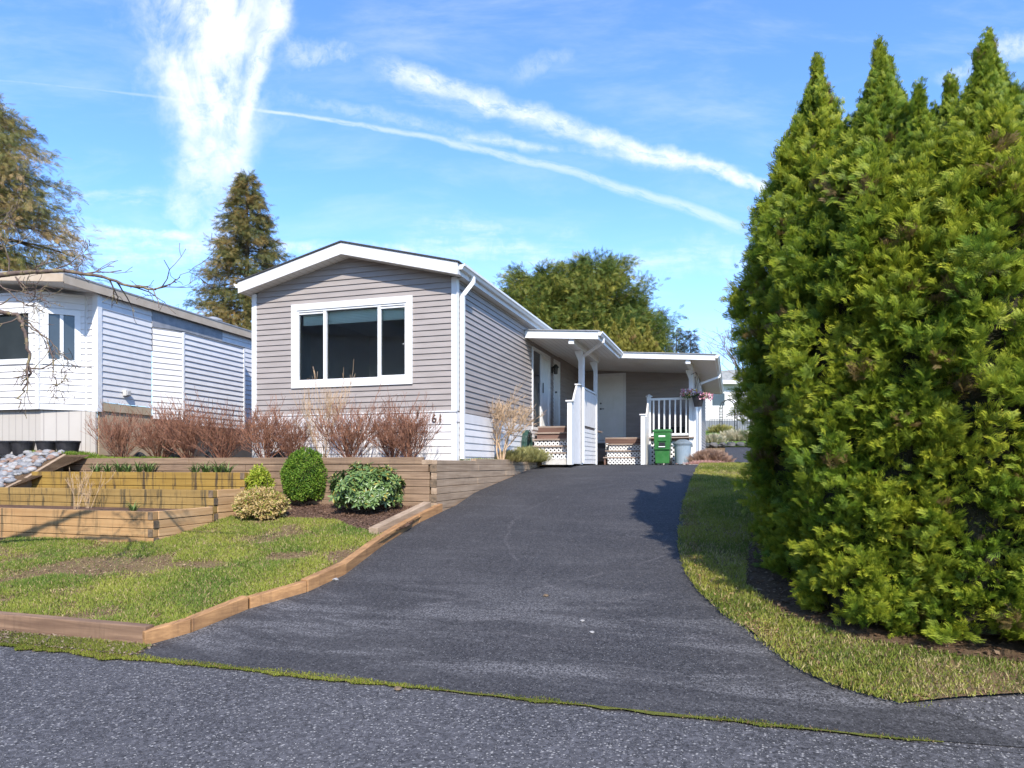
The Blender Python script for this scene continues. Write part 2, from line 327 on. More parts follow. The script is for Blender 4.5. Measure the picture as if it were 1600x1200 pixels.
# ------------------------------------------------------------------ mesh helpers
class MB:
    def __init__(s): s.v = []; s.f = []
    def add(s, vs, fs):
        b = len(s.v); s.v += [tuple(map(float, p)) for p in vs]; s.f += [tuple(i + b for i in f) for f in fs]; return s
    def box(s, a, b):
        (x0, y0, z0), (x1, y1, z1) = [min(p, q) for p, q in zip(a, b)], [max(p, q) for p, q in zip(a, b)]
        return s.add([(x0, y0, z0), (x1, y0, z0), (x1, y1, z0), (x0, y1, z0), (x0, y0, z1), (x1, y0, z1), (x1, y1, z1), (x0, y1, z1)],
                     [(0, 3, 2, 1), (4, 5, 6, 7), (0, 1, 5, 4), (1, 2, 6, 5), (2, 3, 7, 6), (3, 0, 4, 7)])
    def hexa(s, p): return s.add(p, [(0, 3, 2, 1), (4, 5, 6, 7), (0, 1, 5, 4), (1, 2, 6, 5), (2, 3, 7, 6), (3, 0, 4, 7)])
    def beam(s, p, q, wd, ht, up=(0, 0, 1)):
        p, q = Vector(p), Vector(q); d = (q - p).normalized(); sd = d.cross(Vector(up)).normalized(); u = sd.cross(d)
        a, b = sd * wd / 2, u * ht / 2
        return s.hexa([p - a - b, p + a - b, q + a - b, q - a - b, p - a + b, p + a + b, q + a + b, q - a + b])
    def prism(s, poly, axis, lo, hi):
        """extrude a 2D polygon along an axis (0,1,2)"""
        n = len(poly)
        def mk(p, t): c = [p[0], p[1]]; c.insert(axis, t); return c
        vs = [mk(p, lo) for p in poly] + [mk(p, hi) for p in poly]
        return s.add(vs, [tuple(range(n - 1, -1, -1)), tuple(range(n, 2 * n))] + [(i, (i + 1) % n, (i + 1) % n + n, i + n) for i in range(n)])
    def tube(s, pts, rad, n=6, cap=True):
        pts = [Vector(p) for p in pts]; rad = rad if hasattr(rad, '__len__') else [rad] * len(pts)
        vs = []; fs = []
        for i, p in enumerate(pts):
            d = (pts[min(i + 1, len(pts) - 1)] - pts[max(i - 1, 0)]).normalized()
            a = d.cross(Vector((0, 0, 1)) if abs(d.z) < .9 else Vector((1, 0, 0))).normalized(); b = d.cross(a)
            vs += [p + (a * math.cos(2 * PI * k / n) + b * math.sin(2 * PI * k / n)) * rad[i] for k in range(n)]
        for i in range(len(pts) - 1):
            fs += [(i * n + k, i * n + (k + 1) % n, (i + 1) * n + (k + 1) % n, (i + 1) * n + k) for k in range(n)]
        if cap: fs += [tuple(range(n - 1, -1, -1)), tuple(range((len(pts) - 1) * n, len(pts) * n))]
        return s.add(vs, fs)
    def lathe(s, prof, c=(0, 0), n=24, sx=1, sy=1):
        vs = []; fs = []
        for r, z in prof: vs += [(c[0] + sx * r * math.cos(2 * PI * k / n), c[1] + sy * r * math.sin(2 * PI * k / n), z) for k in range(n)]
        for i in range(len(prof) - 1): fs += [(i * n + k, i * n + (k + 1) % n, (i + 1) * n + (k + 1) % n, (i + 1) * n + k) for k in range(n)]
        return s.add(vs, fs)
    def blob(s, c, r, seed=0, amp=.25, seg=10, ring=7):
        rr = random.Random(seed); vs = []; fs = []
        ph = [rr.uniform(0, 6.3) for _ in range(6)]
        for i in range(ring + 1):
            t = PI * i / ring
            for k in range(seg):
                a = 2 * PI * k / seg
                q = 1 + amp * (math.sin(2 * a + ph[0]) * math.sin(t * 2 + ph[1]) + .6 * math.sin(3 * a + ph[2] + t * 3) * math.sin(t))
                vs.append((c[0] + r[0] * q * math.sin(t) * math.cos(a), c[1] + r[1] * q * math.sin(t) * math.sin(a), c[2] + r[2] * q * math.cos(t)))
        for i in range(ring): fs += [(i * seg + k, (i + 1) * seg + k, (i + 1) * seg + (k + 1) % seg, i * seg + (k + 1) % seg) for k in range(seg)]
        return s.add(vs, fs)

def tag(o, label=None, cat=None, group=None, kind=None):
    if label: o['label'] = label
    if cat: o['category'] = cat
    if group: o['group'] = group
    if kind: o['kind'] = kind
    return o
HROT = -TH
def W(u, v, z=0.0): return Vector((CT * u + ST * v, -ST * u + CT * v, z))
def to_uv(x, y): return (CT * x - ST * y, ST * x + CT * y)

def mesh_obj(name, mb, m, o=(0, 0, 0), parent=None, smooth=False, bevel=0):
    me = bpy.data.meshes.new(name)
    me.from_pydata([(p[0] - o[0], p[1] - o[1], p[2] - o[2]) for p in mb.v], [], mb.f)
    me.materials.append(MT[m] if isinstance(m, str) else m); me.update()
    if smooth: me.polygons.foreach_set('use_smooth', [True] * len(me.polygons))
    ob = bpy.data.objects.new(name, me); COL.objects.link(ob)
    if parent: ob.parent = parent
    if bevel:
        b = ob.modifiers.new('bevel', 'BEVEL'); b.width = bevel; b.segments = 2; b.limit_method = 'ANGLE'
    return ob
class Thing:
    """an Empty at the thing's base; parts are modelled in the house frame (u,v,z)"""
    def __init__(s, name, label, cat, o=(0, 0, 0), group=None, rot=HROT, world=None):
        s.e = bpy.data.objects.new(name, None); COL.objects.link(s.e); s.o = o; s.e.empty_display_size = .2
        s.e.location = world if world is not None else W(*o); s.e.rotation_euler = (0, 0, rot)
        tag(s.e, label, cat, group)
    def part(s, name, mb, m, parent=None, **k): return mesh_obj(name, mb, m, s.o, parent or s.e, **k)
def single(name, mb, m, label=None, cat=None, o=(0, 0, 0), group=None, kind=None, **k):
    ob = mesh_obj(name, mb, m, o, **k); ob.location = W(*o); ob.rotation_euler = (0, 0, HROT)
    return tag(ob, label, cat, group, kind)
def copy_tree(src, loc=None, rz=None, scale=None, label=None, parent=None, cat=None, group=None):
    c = src.copy(); COL.objects.link(c)
    if parent: c.parent = parent
    if loc is not None: c.location = loc
    if rz is not None: c.rotation_euler = (0, 0, rz)
    if scale is not None: c.scale = scale if hasattr(scale, '__len__') else (scale,) * 3
    if label: c['label'] = label
    if cat: c['category'] = cat
    if group: c['group'] = group
    for ch in list(src.children): copy_tree(ch, parent=c)
    return c

# ------------------------------------------------------------------ terrain
HV = [-500, 4.4, 4.9, 6, 8, 9.7, 11.5, 13, 14.5, 16, 18, 20.5, 22, 24, 33, 45, 60, 900]
HZ = [-1.55, -1.55, -1.49, -1.30, -.97, -.70, -.43, -.24, -.10, -.025, -.01, .0, .06, .18, .9, 2.1, 2.4, 2.4]
_v = np.linspace(-5, 70, 1501); _z = np.interp(_v, HV, HZ); _k = np.hanning(15); _k /= _k.sum()
_z = np.convolve(np.pad(_z, 7, mode='edge'), _k, mode='valid')
def H(v): return float(np.interp(v, _v, _z))
def Hn(v): return np.interp(v, _v, _z)
def g2(px, py, off=0.0):
    """where the ray through a photo pixel meets the ground, as (u, v)"""
    a = (px - 800) / F; s = (726 - py) / F; lo, hi = 1.0, 60.0
    best = None
    D = np.linspace(2, 60, 6000); x = a * D; vv = ST * x + CT * D; d = s * D - (Hn(vv) + off)
    i = np.argmax(d < 0); D0 = D[i] if d[i] < 0 else 60
    return to_uv(a * D0, D0)
def sheet(name, poly, off, m, kind='structure', step=.4, label=None, cat=None, hf=None, ustep=None):
    bm = bmesh.new()
    f = bm.faces.new([bm.verts.new((p[0], p[1], 0)) for p in poly]); bmesh.ops.triangulate(bm, faces=[f])
    vs = [p[1] for p in poly]
    def cut(co, no): bmesh.ops.bisect_plane(bm, geom=bm.verts[:] + bm.edges[:] + bm.faces[:], plane_co=co, plane_no=no)
    t = math.floor(min(vs) / step) * step
    while t < max(vs):
        t += step
        if -2 < t < 62: cut((0, t, 0), (0, 1, 0))
    if ustep:
        us = [p[0] for p in poly]; t = math.floor(min(us) / ustep) * ustep
        while t < max(us): t += ustep; cut((t, 0, 0), (1, 0, 0))
    for v in bm.verts: v.co.z = (hf(v.co.x, v.co.y) if hf else H(v.co.y)) + off
    bmesh.ops.recalc_face_normals(bm, faces=bm.faces)
    me = bpy.data.meshes.new(name); bm.to_mesh(me); bm.free(); me.materials.append(MT[m])
    if len(me.polygons) and me.polygons[0].normal.z < 0: me.flip_normals()
    ob = bpy.data.objects.new(name, me); COL.objects.link(ob); ob.rotation_euler = (0, 0, HROT)
    return tag(ob, label, cat, None, kind)

sheet('ground', [(-400, 4.2), (400, 4.2), (400, 800), (-400, 800)], -.05, 'lawnground', step=.5)
sheet('road', [(-200, -300), (200, -300), (200, 4.42), (-200, 4.42)], -.012, 'road', step=500)
RE = [g2(1425, 1101), g2(1500, 1092), g2(1600, 1086), g2(1750, 1085), (9.0, 6.2), (14.5, 6.6)]
sheet('road', [(.9, 4.40)] + [(u, v + .15) for u, v in RE] + [(14.5, 4.40)], -.008, 'road', step=.2)
DL = [g2(*p) for p in ((188, 1026), (225, 1010), (300, 988), (390, 951), (480, 925), (540, 897), (600, 851), (655, 817), (692, 799), (712, 790), (740, 771), (800, 745), (850, 729))]
DL = [(u, max(v, 4.43)) for u, v in DL]
DR = [g2(*p) for p in ((1100, 729.5), (1093, 740), (1083, 765), (1075, 795), (1070, 825), (1071, 860), (1082, 895), (1105, 925), (1140, 958), (1200, 1003), (1260, 1045), (1330, 1076), (1425, 1101))]
DR[0] = (DR[1][0], 17.0)
DRo = [(u + .07, v + .05) for u, v in DR]
drive_poly = DL[:-1] + [(-4.22, 15.0), (-4.3, 18.2), (-.55, 18.2), (-.55, 17)] + DRo[1:] + [(1.6, 4.47), (.9, 4.42)]
WL = -4.22      # plane of the long timber wall
drive_poly = [(min(u, 99), v) for u, v in drive_poly]
sheet('driveway', drive_poly, .0, 'drive', step=.3)
# moss line between road and driveway: ragged strip
def ragged(pts_lo, pts_hi): return pts_lo + pts_hi[::-1]
mo_lo = []; mo_hi = []
rr = random.Random(4)
u_ = DL[0][0] - 3.2
def moss_v(u): return 4.40 + max(0, u - .9) ** 1.6 * .22
while u_ < DR[-1][0] + .1:
    wd = rr.uniform(.015, .06) + (.10 if u_ < DL[0][0] else (.035 if u_ < -1.5 else 0))
    wd *= .35 + 1.3 * (.5 + .5 * math.sin(u_ * 2.3) * math.sin(u_ * 5.1 + 1)); wd *= rr.choice((.4, .8, 1.2)) * (1 if math.sin(u_ * 1.7 + 2) + .6 * math.sin(u_ * 4.3) > -.45 or u_ < DL[0][0] else .12)
    if u_ > -1.0: wd *= rr.choice((.1, .3, .9))
    mo_lo.append((u_, moss_v(u_) - wd * .5 + rr.uniform(-.01, .01))); mo_hi.append((u_, moss_v(u_) + .02 + wd * .6)); u_ += rr.uniform(.05, .12)
sheet('moss_strip', ragged(mo_lo, mo_hi), .008, 'moss', kind='structure', step=5, hf=lambda u, v: -1.55)
# verge between the front timber and the road
sheet('verge', [(-16, 4.40), (DL[0][0] + .1, 4.42), (DL[1][0] + .1, DL[1][1] + .08), (-16, 4.72)], .0, 'litter', step=.2)
# left lawn, bed, right lawn
LH = .075
left_lawn = [(-16, 4.68), (DL[1][0] - .05, DL[1][1] + .08)] + [(u - .07, v + .03) for u, v in DL[2:9]] + [(-4.3, 9.74), (-16, 9.74)]
sheet('lawn', left_lawn, LH, 'lawnground', step=.4)
bed = [g2(*p, LH) for p in ((345, 800), (372, 812), (430, 806), (470, 812), (520, 812), (545, 824), (600, 838), (640, 822))] + [(-4.33, 9.3), (-4.33, 9.74), (-7.15, 9.74), (-7.15, 8.6)]
sheet('garden_bed', bed, LH + .012, 'soil', step=.4)
right_lawn = DR[::-1][:-1] + [(-.62, 17), (-.62, 18.6), (-.3, 20.4), (14.5, 20.4)] + RE[:0:-1]
right_lawn = [(u - .03, v - .02) for u, v in right_lawn]
sheet('lawn', right_lawn, .02, 'lawnground', step=.4)
litter = [(.25, 9.5), (0.15, 7.8), (.12, 6.9), (.40, 6.2), (.9, 5.80), (1.5, 5.62), (2.3, 5.55), (6, 5.5), (6, 9.5)]
sheet('hedge_litter', litter, .03, 'litter', step=.4)
# far street, far lawn
sheet('street', [(-.25, 20.5), (20, 20.5), (20, 33.8), (1.4, 31.2), (-.3, 31.8)], -.02, 'drive', step=.5)
sheet('far_lawn', [(-2, 31.4), (1.4, 31.2), (20, 33.9), (30, 50), (-6, 50)], .02, 'farlawn', step=.5)
# upper garden level beside and in front of the house
def terr(u, v): return .06 + .13 * min(1, max(0, (-11.15 - u) / .5))
sheet('upper_garden', [(-30, 9.62), (-11.66, 9.62), (-11.60, 9.70), (-11.2, 9.70), (-11.0, 9.70), (-4.27, 9.70), (-4.27, 11.0), (-4.34, 15.6), (-4.6, 40), (-30, 40)], 0, 'litter', step=1.0, hf=terr, ustep=.6)
def slope_h(u, v): return -.24 + ((v - 8.9) * .55 if v > 8.9 else (v - 8.9) * .45)
sheet('rock_slope', [(-22, 8.42), (-11.6, 8.42), (-11.56, 9.6), (-11.0, 9.6), (-11.0, 9.66), (-22, 9.66)], 0, 'litter', step=.3, hf=slope_h)

# ------------------------------------------------------------------ siding
def siding(mb, O, a, n, s0, s1, z0, z1, e=.1016, holes=(), depth=.019, base=None):
    """lap siding on a vertical plane. s0/s1: numbers or functions of z; holes: (sa, sb, za, zb)"""
    O, a, n = Vector(O), Vector(a), Vector(n)
    f0 = s0 if callable(s0) else (lambda z: s0); f1 = s1 if callable(s1) else (lambda z: s1)
    b0 = z0 if base is None else base
    cuts = {z0, z1}
    k = math.floor((z0 - b0) / e)
    while b0 + k * e < z1:
        zc = b0 + k * e
        if z0 < zc < z1: cuts.add(zc)
        k += 1
    for h in holes:
        for q in h[2:4]:
            if z0 < q < z1: cuts.add(q)
    cs = sorted(cuts)
    def pt(s, z, off): return O + a * s + Vector((0, 0, z)) + n * off
    for za, zb in zip(cs, cs[1:]):
        if zb - za < 1e-4: continue
        zm = (za + zb) / 2; kc = math.floor((zm - b0) / e); zc = b0 + kc * e
        of = lambda z: .002 + depth * (1 - (z - zc) / e)
        iv = [[(f0(za), f0(zb)), (f1(za), f1(zb))]]
        for h in holes:
            if h[2] < zm < h[3]:
                nx = []
                for L, Rr in iv:
                    if h[1] <= L[0] or h[0] >= Rr[0]: nx.append([L, Rr]); continue
                    if h[0] > L[0]: nx.append([L, (h[0], h[0])])
                    if h[1] < Rr[0]: nx.append([(h[1], h[1]), Rr])
                iv = nx
        for L, Rr in iv:
            if Rr[0] - L[0] < .003 and Rr[1] - L[1] < .003: continue
            mb.add([pt(L[0], za, of(za)), pt(Rr[0], za, of(za)), pt(Rr[1], zb, of(zb)), pt(L[1], zb, of(zb))], [(0, 1, 2, 3)])
            if abs(za - zc) < 1e-5: mb.add([pt(L[0], za, .0), pt(Rr[0], za, .0), pt(Rr[0], za, of(za)), pt(L[0], za, of(za))], [(0, 1, 2, 3)])
    return mb
def frame_boxes(mb, O, a, n, sa, sb, za, zb, wd, off0, off1):
    """picture-frame trim around an opening"""
    O, a, n = Vector(O), Vector(a), Vector(n)
    def bx(s0, s1, z0, z1):
        p = [O + a * s + Vector((0, 0, z)) + n * o for z in (z0, z1) for (s, o) in ((s0, off1), (s1, off1), (s1, off0), (s0, off0))]
        mb.hexa(p)
    bx(sa, sb, zb - wd, zb); bx(sa, sb, za, za + wd); bx(sa, sa + wd, za + wd, zb - wd); bx(sb - wd, sb, za + wd, zb - wd)
    return mb
def pbox(mb, O, a, n, s0, s1, z0, z1, o0, o1):
    O, a, n = Vector(O), Vector(a), Vector(n)
    mb.hexa([O + a * s + Vector((0, 0, z)) + n * o for z in (z0, z1) for (s, o) in ((s0, o1), (s1, o1), (s1, o0), (s0, o0))]); return mb

# ------------------------------------------------------------------ the house
HU0, HU1, HV0, HV1 = -8.67, -4.54, 11.15, 29.0
ZB, ZE = .92, 3.20
PK = -6.605; EUL, EUR = -8.79, -4.39; ZT, ZP = 3.395, 3.937
home = Thing('mobile_home', 'taupe mobile home with white trim, gable front and wide three-pane window', 'house', (HU1, HV0, .08))
def roofz(u): return ZT + (ZP - ZT) * (1 - abs(u - PK) / (EUR - PK))
fO, fa, fn = (0, HV0, 0), (1, 0, 0), (0, -1, 0)
wmx = (-7.82, -5.35, 1.415, 2.967)
slope_ = (ZP - ZT) / (EUR - PK)
def fl(z): return max(HU0 + .07, PK - (ZP - .20 - z) / slope_) if z > 3.2 else HU0 + .07
def fr_(z): return min(HU1 - .07, PK + (ZP - .20 - z) / slope_) if z > 3.2 else HU1 - .07
mb = siding(MB(), fO, fa, fn, fl, fr_, ZB, ZP - .201, holes=[(wmx[0] + .05, wmx[1] - .05, wmx[2] + .05, wmx[3] - .05)])
home.part('front_wall', mb, 'taupe')
sO, sa_, sn = (HU1, 0, 0), (0, 1, 0), (1, 0, 0)
D1 = (15.86, 17.55, .93, 2.80); D2 = (17.95, 18.62, .93, 2.80)
mb = siding(MB(), sO, sa_, sn, HV0 + .07, 21.3, ZB, 3.27, holes=[(D1[0], D1[1], .5, D1[3]), (D2[0], D2[1], .5, D2[3])])
home.part('side_wall', mb, 'taupe')
mb = siding(MB(), (HU0, 0, 0), (0, 1, 0), (-1, 0, 0), HV0 + .07, HV1, ZB, 3.27); home.part('rear_side_wall', mb, 'taupe')
mb = MB().box((HU0 + .05, HV1 - .1, .1), (HU1 - .05, HV1, 3.3)); home.part('back_wall', mb, 'taupe')
# skirting
mb = MB()
pbox(mb, fO, fa, fn, HU0 + .01, HU1 + .012, .70, ZB - .012, -.03, .018)
siding(mb, fO, fa, fn, HU0 + .08, HU1 - .075, .07, .695, e=.125, depth=.014)
pbox(mb, sO, sa_, sn, HV0 + .0, 21.3, .74, ZB - .012, -.03, .0165)
siding(mb, sO, sa_, sn, HV0 + .07, 21.3, .02, .735, e=.125, depth=.014)
home.part('skirting', mb, 'skirt')
mb = MB(); pbox(mb, fO, fa, fn, HU0 - .02, HU1 + .03, ZB - .010, ZB + .012, .0, .036); home.part('drip_edge', mb, 'trimwhite')
# corner boards
for nm, (cu, cv, du, dv) in enumerate(((HU1, HV0, 1, 1), (HU0, HV0, -1, 1))):
    mb = MB()
    z0, z1 = ZB + .012, ZE + .03
    mb.box((cu - du * .075, cv - .026, z0), (cu + du * .028, cv, z1)); mb.box((cu, cv, z0), (cu + du * .028, cv + .085, z1))
    mb.box((cu - du * .075, cv - .022, .06), (cu + du * .024, cv, .70)); mb.box((cu, cv, .06), (cu + du * .024, cv + .085, .70))
    home.part('corner_board', mb, 'trimwhite')
# picture window
mb = frame_boxes(MB(), fO, fa, fn, *wmx[:2], *wmx[2:], .115, .0, .038)
win = home.part('window', mb, 'trimwhite')
wi = (wmx[0] + .115, wmx[1] - .115, wmx[2] + .115, wmx[3] - .115)
mb = frame_boxes(MB(), fO, fa, fn, wi[0], wi[1], wi[2], wi[3], .035, -.05, .022)
w1_, w2_ = wi[0] + (wi[1] - wi[0]) * .262, wi[0] + (wi[1] - wi[0]) * .758
for s in (w1_, w2_): pbox(mb, fO, fa, fn, s - .03, s + .03, wi[2] + .035, wi[3] - .035, -.05, .016)
pbox(mb, fO, fa, fn, wi[0] + .035, w1_ - .03, wi[3] - .075, wi[3] - .04, -.035, .006); pbox(mb, fO, fa, fn, w2_ + .03, wi[1] - .035, wi[3] - .075, wi[3] - .04, -.035, .006)
pbox(mb, fO, fa, fn, w2_ + .03, wi[1] - .035, wi[2] + .036, wi[2] + .06, -.035, .006)
home.part('window_frame', mb, 'trimwhite', parent=win)
for (a0, a1, of) in ((wi[0] + .035, w1_ - .03, -.02), (w1_ + .03, w2_ - .03, -.03), (w2_ + .03, wi[1] - .035, -.02)):
    q = MB(); q.add([(a0, HV0 - of, wi[2] + .03), (a1, HV0 - of, wi[2] + .03), (a1, HV0 - of, wi[3] - .03), (a0, HV0 - of, wi[3] - .03)], [(0, 1, 2, 3)])
    home.part('pane', q, 'glass', parent=win)
q = MB()
for k in range(7):
    z = wi[3] - .05 - k * .028
    for (a0, a1) in ((wi[0] + .05, w1_ - .01), (w1_ + .01, w2_ - .01), (w2_ + .01, wi[1] - .05)):
        q.hexa([(a0, HV0 + .09, z - .02), (a1, HV0 + .09, z - .02), (a1, HV0 + .115, z - .008), (a0, HV0 + .115, z - .008), (a0, HV0 + .09, z - .016), (a1, HV0 + .09, z - .016), (a1, HV0 + .115, z - .004), (a0, HV0 + .115, z - .004)])
q.box((wi[0] + .05, HV0 + .116, wi[3] - .26), (wi[1] - .05, HV0 + .12, wi[3] - .03))
home.part('blind', q, 'blind', parent=win)
q = MB()
rm = (HU0 + .12, HU1 - .12, HV0 + .06, HV0 + 4.2, ZB, 3.15)
q.add([(rm[0], rm[2], rm[4]), (rm[1], rm[2], rm[4]), (rm[1], rm[3], rm[4]), (rm[0], rm[3], rm[4]), (rm[0], rm[2], rm[5]), (rm[1], rm[2], rm[5]), (rm[1], rm[3], rm[5]), (rm[0], rm[3], rm[5])],
      [(0, 1, 2, 3), (4, 7, 6, 5), (1, 5, 6, 2), (2, 6, 7, 3), (3, 7, 4, 0)])
home.part('room_interior', q, 'interior')
home.part('picture_frame', MB().box((-6.95, rm[3] - .05, 1.85), (-6.35, rm[3] - .02, 2.3)), 'black'); home.part('wall_clock', MB().box((-5.7, rm[3] - .09, 1.65), (-5.35, rm[3] - .02, 2.3)), 'black'); home.part('sofa', MB().box((-7.6, HV0 + 1.9, ZB), (-6.2, HV0 + 2.6, ZB + .75)), 'black')
home.part('picture', MB().box((-6.88, rm[3] - .07, 1.92), (-6.42, rm[3] - .052, 2.23)), 'curtain'); home.part('curtain', MB().box((-8.5, HV0 + .3, ZB), (-8.42, HV0 + 1.5, 2.7)), 'curtain')
q = MB().box((wi[1] - .075, HV0 - .028, 2.12), (wi[1] - .045, HV0 - .022, 2.13)); home.part('window_latch', q, 'trimwhite', parent=win)
# roof: shingle slabs, rake boards, soffit
q = MB()
RV0, RV1 = HV0 - .30, HV1 + .3
for sgn, ue in ((-1, EUL - .03), (1, EUR + .03)):
    ze = roofz(ue)
    q.hexa([(ue, RV0 - .02, ze), (PK, RV0 - .02, ZP), (PK, RV1, ZP), (ue, RV1, ze), (ue, RV0 - .02, ze + .022), (PK, RV0 - .02, ZP + .025), (PK, RV1, ZP + .025), (ue, RV1, ze + .022)])
roof = home.part('roof', q, 'shingle')
for ue in (EUL, EUR):
    q = MB(); ze = roofz(ue) - .004; k = PK
    q.hexa([(ue, RV0, ze - .205), (k, RV0, ZP - .21), (k, RV0 + .03, ZP - .21), (ue, RV0 + .03, ze - .205), (ue, RV0, ze), (k, RV0, ZP - .004), (k, RV0 + .03, ZP - .004), (ue, RV0 + .03, ze)])
    home.part('rake_board', q, 'fascia')
    q = MB(); s = 1 if ue > PK else -1
    q.box((ue - s * .025, RV0 + .031, ze - .19), (ue, RV1, ze - .006)); home.part('eave_fascia', q, 'fascia')
q = MB()
for ue in (EUL, EUR):
    ze = roofz(ue) - .19; s = 1 if ue > PK else -1
    q.add([(ue - s * .025, RV0 + .03, ze), (PK, RV0 + .03, ZP - .20), (PK, HV0 + .01, ZP - .20), (ue - s * .025, HV0 + .01, ze)], [(0, 1, 2, 3)])
    wu = HU1 if s > 0 else HU0
    q.add([(ue - s * .025, HV0, ze), (wu - s * .02, HV0, ze), (wu - s * .02, HV1, ze), (ue - s * .025, HV1, ze)], [(0, 1, 2, 3)])
home.part('soffit', q, 'soffit_u')
def gutter(u, v0, v1, z, s=1, g=.105):
    """K-style gutter along v; open trough hanging outside plane u"""
    prof = [(u, z), (u, z - g * .95), (u + s * g * .55, z - g * .95), (u + s * g * .78, z - g * .55), (u + s * g, z - g * .42), (u + s * g, z - .004), (u + s * g * .86, z - .004), (u + s * g * .86, z - .02), (u + s * .012, z - .02)]
    return MB().prism([(p[0], p[1]) for p in prof], 1, v0, v1)
home.part('gutter', gutter(EUR + .002, RV0 + .06, HV1, ZT - .012), 'trimwhite')
home.part('gutter', gutter(EUL - .002, RV0 + .0, HV1, ZT - .012, -1, .09), 'trimwhite')
q = MB()
q.beam((EUR + .06, HV0 + .28, ZT - .11), (EUR + .06, HV0 + .28, ZT - .22), .07, .05, up=(0, 1, 0)); q.beam((EUR + .06, HV0 + .28, ZT - .20), (HU1 + .07, HV0 + .16, ZT - .44), .055, .07)
q.beam((HU1 + .06, HV0 + .16, ZT - .41), (HU1 + .06, HV0 + .16, .10), .075, .055, up=(0, 1, 0)); home.part('downspout', q, 'trimwhite')
q = MB(); q.beam((EUL - .03, HV0 + .3, ZT - .2), (HU0 - .03, HV0 + .2, ZT - .55), .05, .06); q.beam((HU0 - .05, HV0 + .2, ZT - .5), (HU0 - .05, HV0 + .2, .1), .06, .05, up=(0, 1, 0)); home.part('downspout', q, 'trimwhite')
# house number 61
cu = bpy.data.curves.new('house_number', 'FONT'); cu.body = '61'; cu.size = .20; cu.extrude = .006; cu.space_character = 1.15
tmp = bpy.data.objects.new('tmp_text', cu); COL.objects.link(tmp)
dg = bpy.context.evaluated_depsgraph_get(); me = bpy.data.meshes.new_from_object(tmp.evaluated_get(dg)); bpy.data.objects.remove(tmp)
me.materials.clear(); me.materials.append(MT['numeral'])
no = bpy.data.objects.new('house_number', me); COL.objects.link(no); no.parent = home.e
no.rotation_euler = (R(90), 0, 0); no.location = (-4.985 - HU1, -.030, .735 - .08)
# sliding glass door and side door on the long wall
def slider(d, two=True):
    m_ = frame_boxes(MB(), sO, sa_, sn, d[0], d[1], d[2] - .1, d[3], .075, .0, .036)
    fr = home.part('patio_door' if two else 'side_door', m_, 'trimwhite')
    if two:
        mid = (d[0] + d[1]) / 2
        m_ = MB(); pbox(m_, sO, sa_, sn, mid - .035, mid + .035, d[2], d[3] - .075, -.04, .02)
        m_2 = frame_boxes(m_, sO, sa_, sn, mid + .03, d[1] - .075, d[2], d[3] - .075, .05, -.01, .028)
        home.part('sash', m_2, 'trimwhite', parent=fr)
        for (a0, a1, mt) in ((d[0] + .075, mid - .03, 'darkglass'), (mid + .08, d[1] - .125, 'curtain')):
            q_ = MB(); pbox(q_, sO, sa_, sn, a0, a1, d[2] + .0, d[3] - .075, -.03, -.006); home.part('pane' if mt == 'darkglass' else 'door_curtain', q_, mt, parent=fr)
        q_ = MB().beam((HU1 + .05, mid + .055, d[2] + .85), (HU1 + .05, mid + .055, d[2] + 1.1), .02, .03, up=(0, 1, 0)); home.part('handle', q_, 'darkmetal', parent=fr)
    else:
        q_ = MB(); pbox(q_, sO, sa_, sn, d[0] + .075, d[1] - .075, d[2], d[3] - .075, -.03, .012); home.part('door_leaf', q_, 'door', parent=fr)
        q_ = MB().tube([(HU1 + .01, d[0] + .14, d[2] + 1.0), (HU1 + .07, d[0] + .14, d[2] + 1.0)], .025, 10); home.part('handle', q_, 'darkmetal', parent=fr)
slider(D1); slider(D2, False)
# wall lamp between the doors
lamp = Thing('wall_lamp', 'small black wall lantern beside the patio door under the porch roof', 'lamp', (HU1 + .02, 17.76, 2.42))
q = MB().box((HU1 + .02, 17.71, 2.40), (HU1 + .04, 17.81, 2.56)); lamp.part('backplate', q, 'darkmetal')
q = MB().lathe([(.0, 2.36), (.05, 2.37), (.062, 2.53), (.062, 2.535)], (HU1 + .12, 17.76), 8); lamp.part('lamp_glass', q, 'lampglass')
q = MB().lathe([(.085, 2.535), (.085, 2.55), (.03, 2.62), (0, 2.63)], (HU1 + .12, 17.76), 8); q.tube([(HU1 + .04, 17.76, 2.56), (HU1 + .12, 17.76, 2.60)], .012); lamp.part('lamp_cap', q, 'darkmetal')

# addition at the back of the porch
AV, AU1 = 21.3, -.98
dd = (-4.02, -3.10, .76, 2.79)
mb = siding(MB(), (0, AV, 0), (1, 0, 0), (0, -1, 0), HU1 + .02, AU1 - .07, .1, 2.88, holes=[(dd[0], dd[1], .5, dd[3])]); home.part('addition_wall', mb, 'taupe')
mb = siding(MB(), (AU1, 0, 0), (0, 1, 0), (1, 0, 0), AV + .07, 27.0, .05, 2.66); home.part('addition_side_wall', mb, 'taupe')
mb = MB().box((AU1 - .07, AV - .026, .03), (AU1 + .028, AV, 2.68)); mb.box((AU1, AV, .03), (AU1 + .028, AV + .08, 2.68)); home.part('corner_board', mb, 'trimwhite')
m_ = frame_boxes(MB(), (0, AV, 0), (1, 0, 0), (0, -1, 0), dd[0], dd[1], dd[2] - .1, dd[3], .085, .0, .036); d2 = home.part('entry_door', m_, 'trimwhite')
q = MB(); q.box((dd[0] + .085, AV - .012, dd[2]), (dd[1] - .085, AV + .02, dd[3] - .085))
home.part('door_leaf', q, 'door', parent=d2)
q = MB(); du = dd[1] - dd[0] - .17
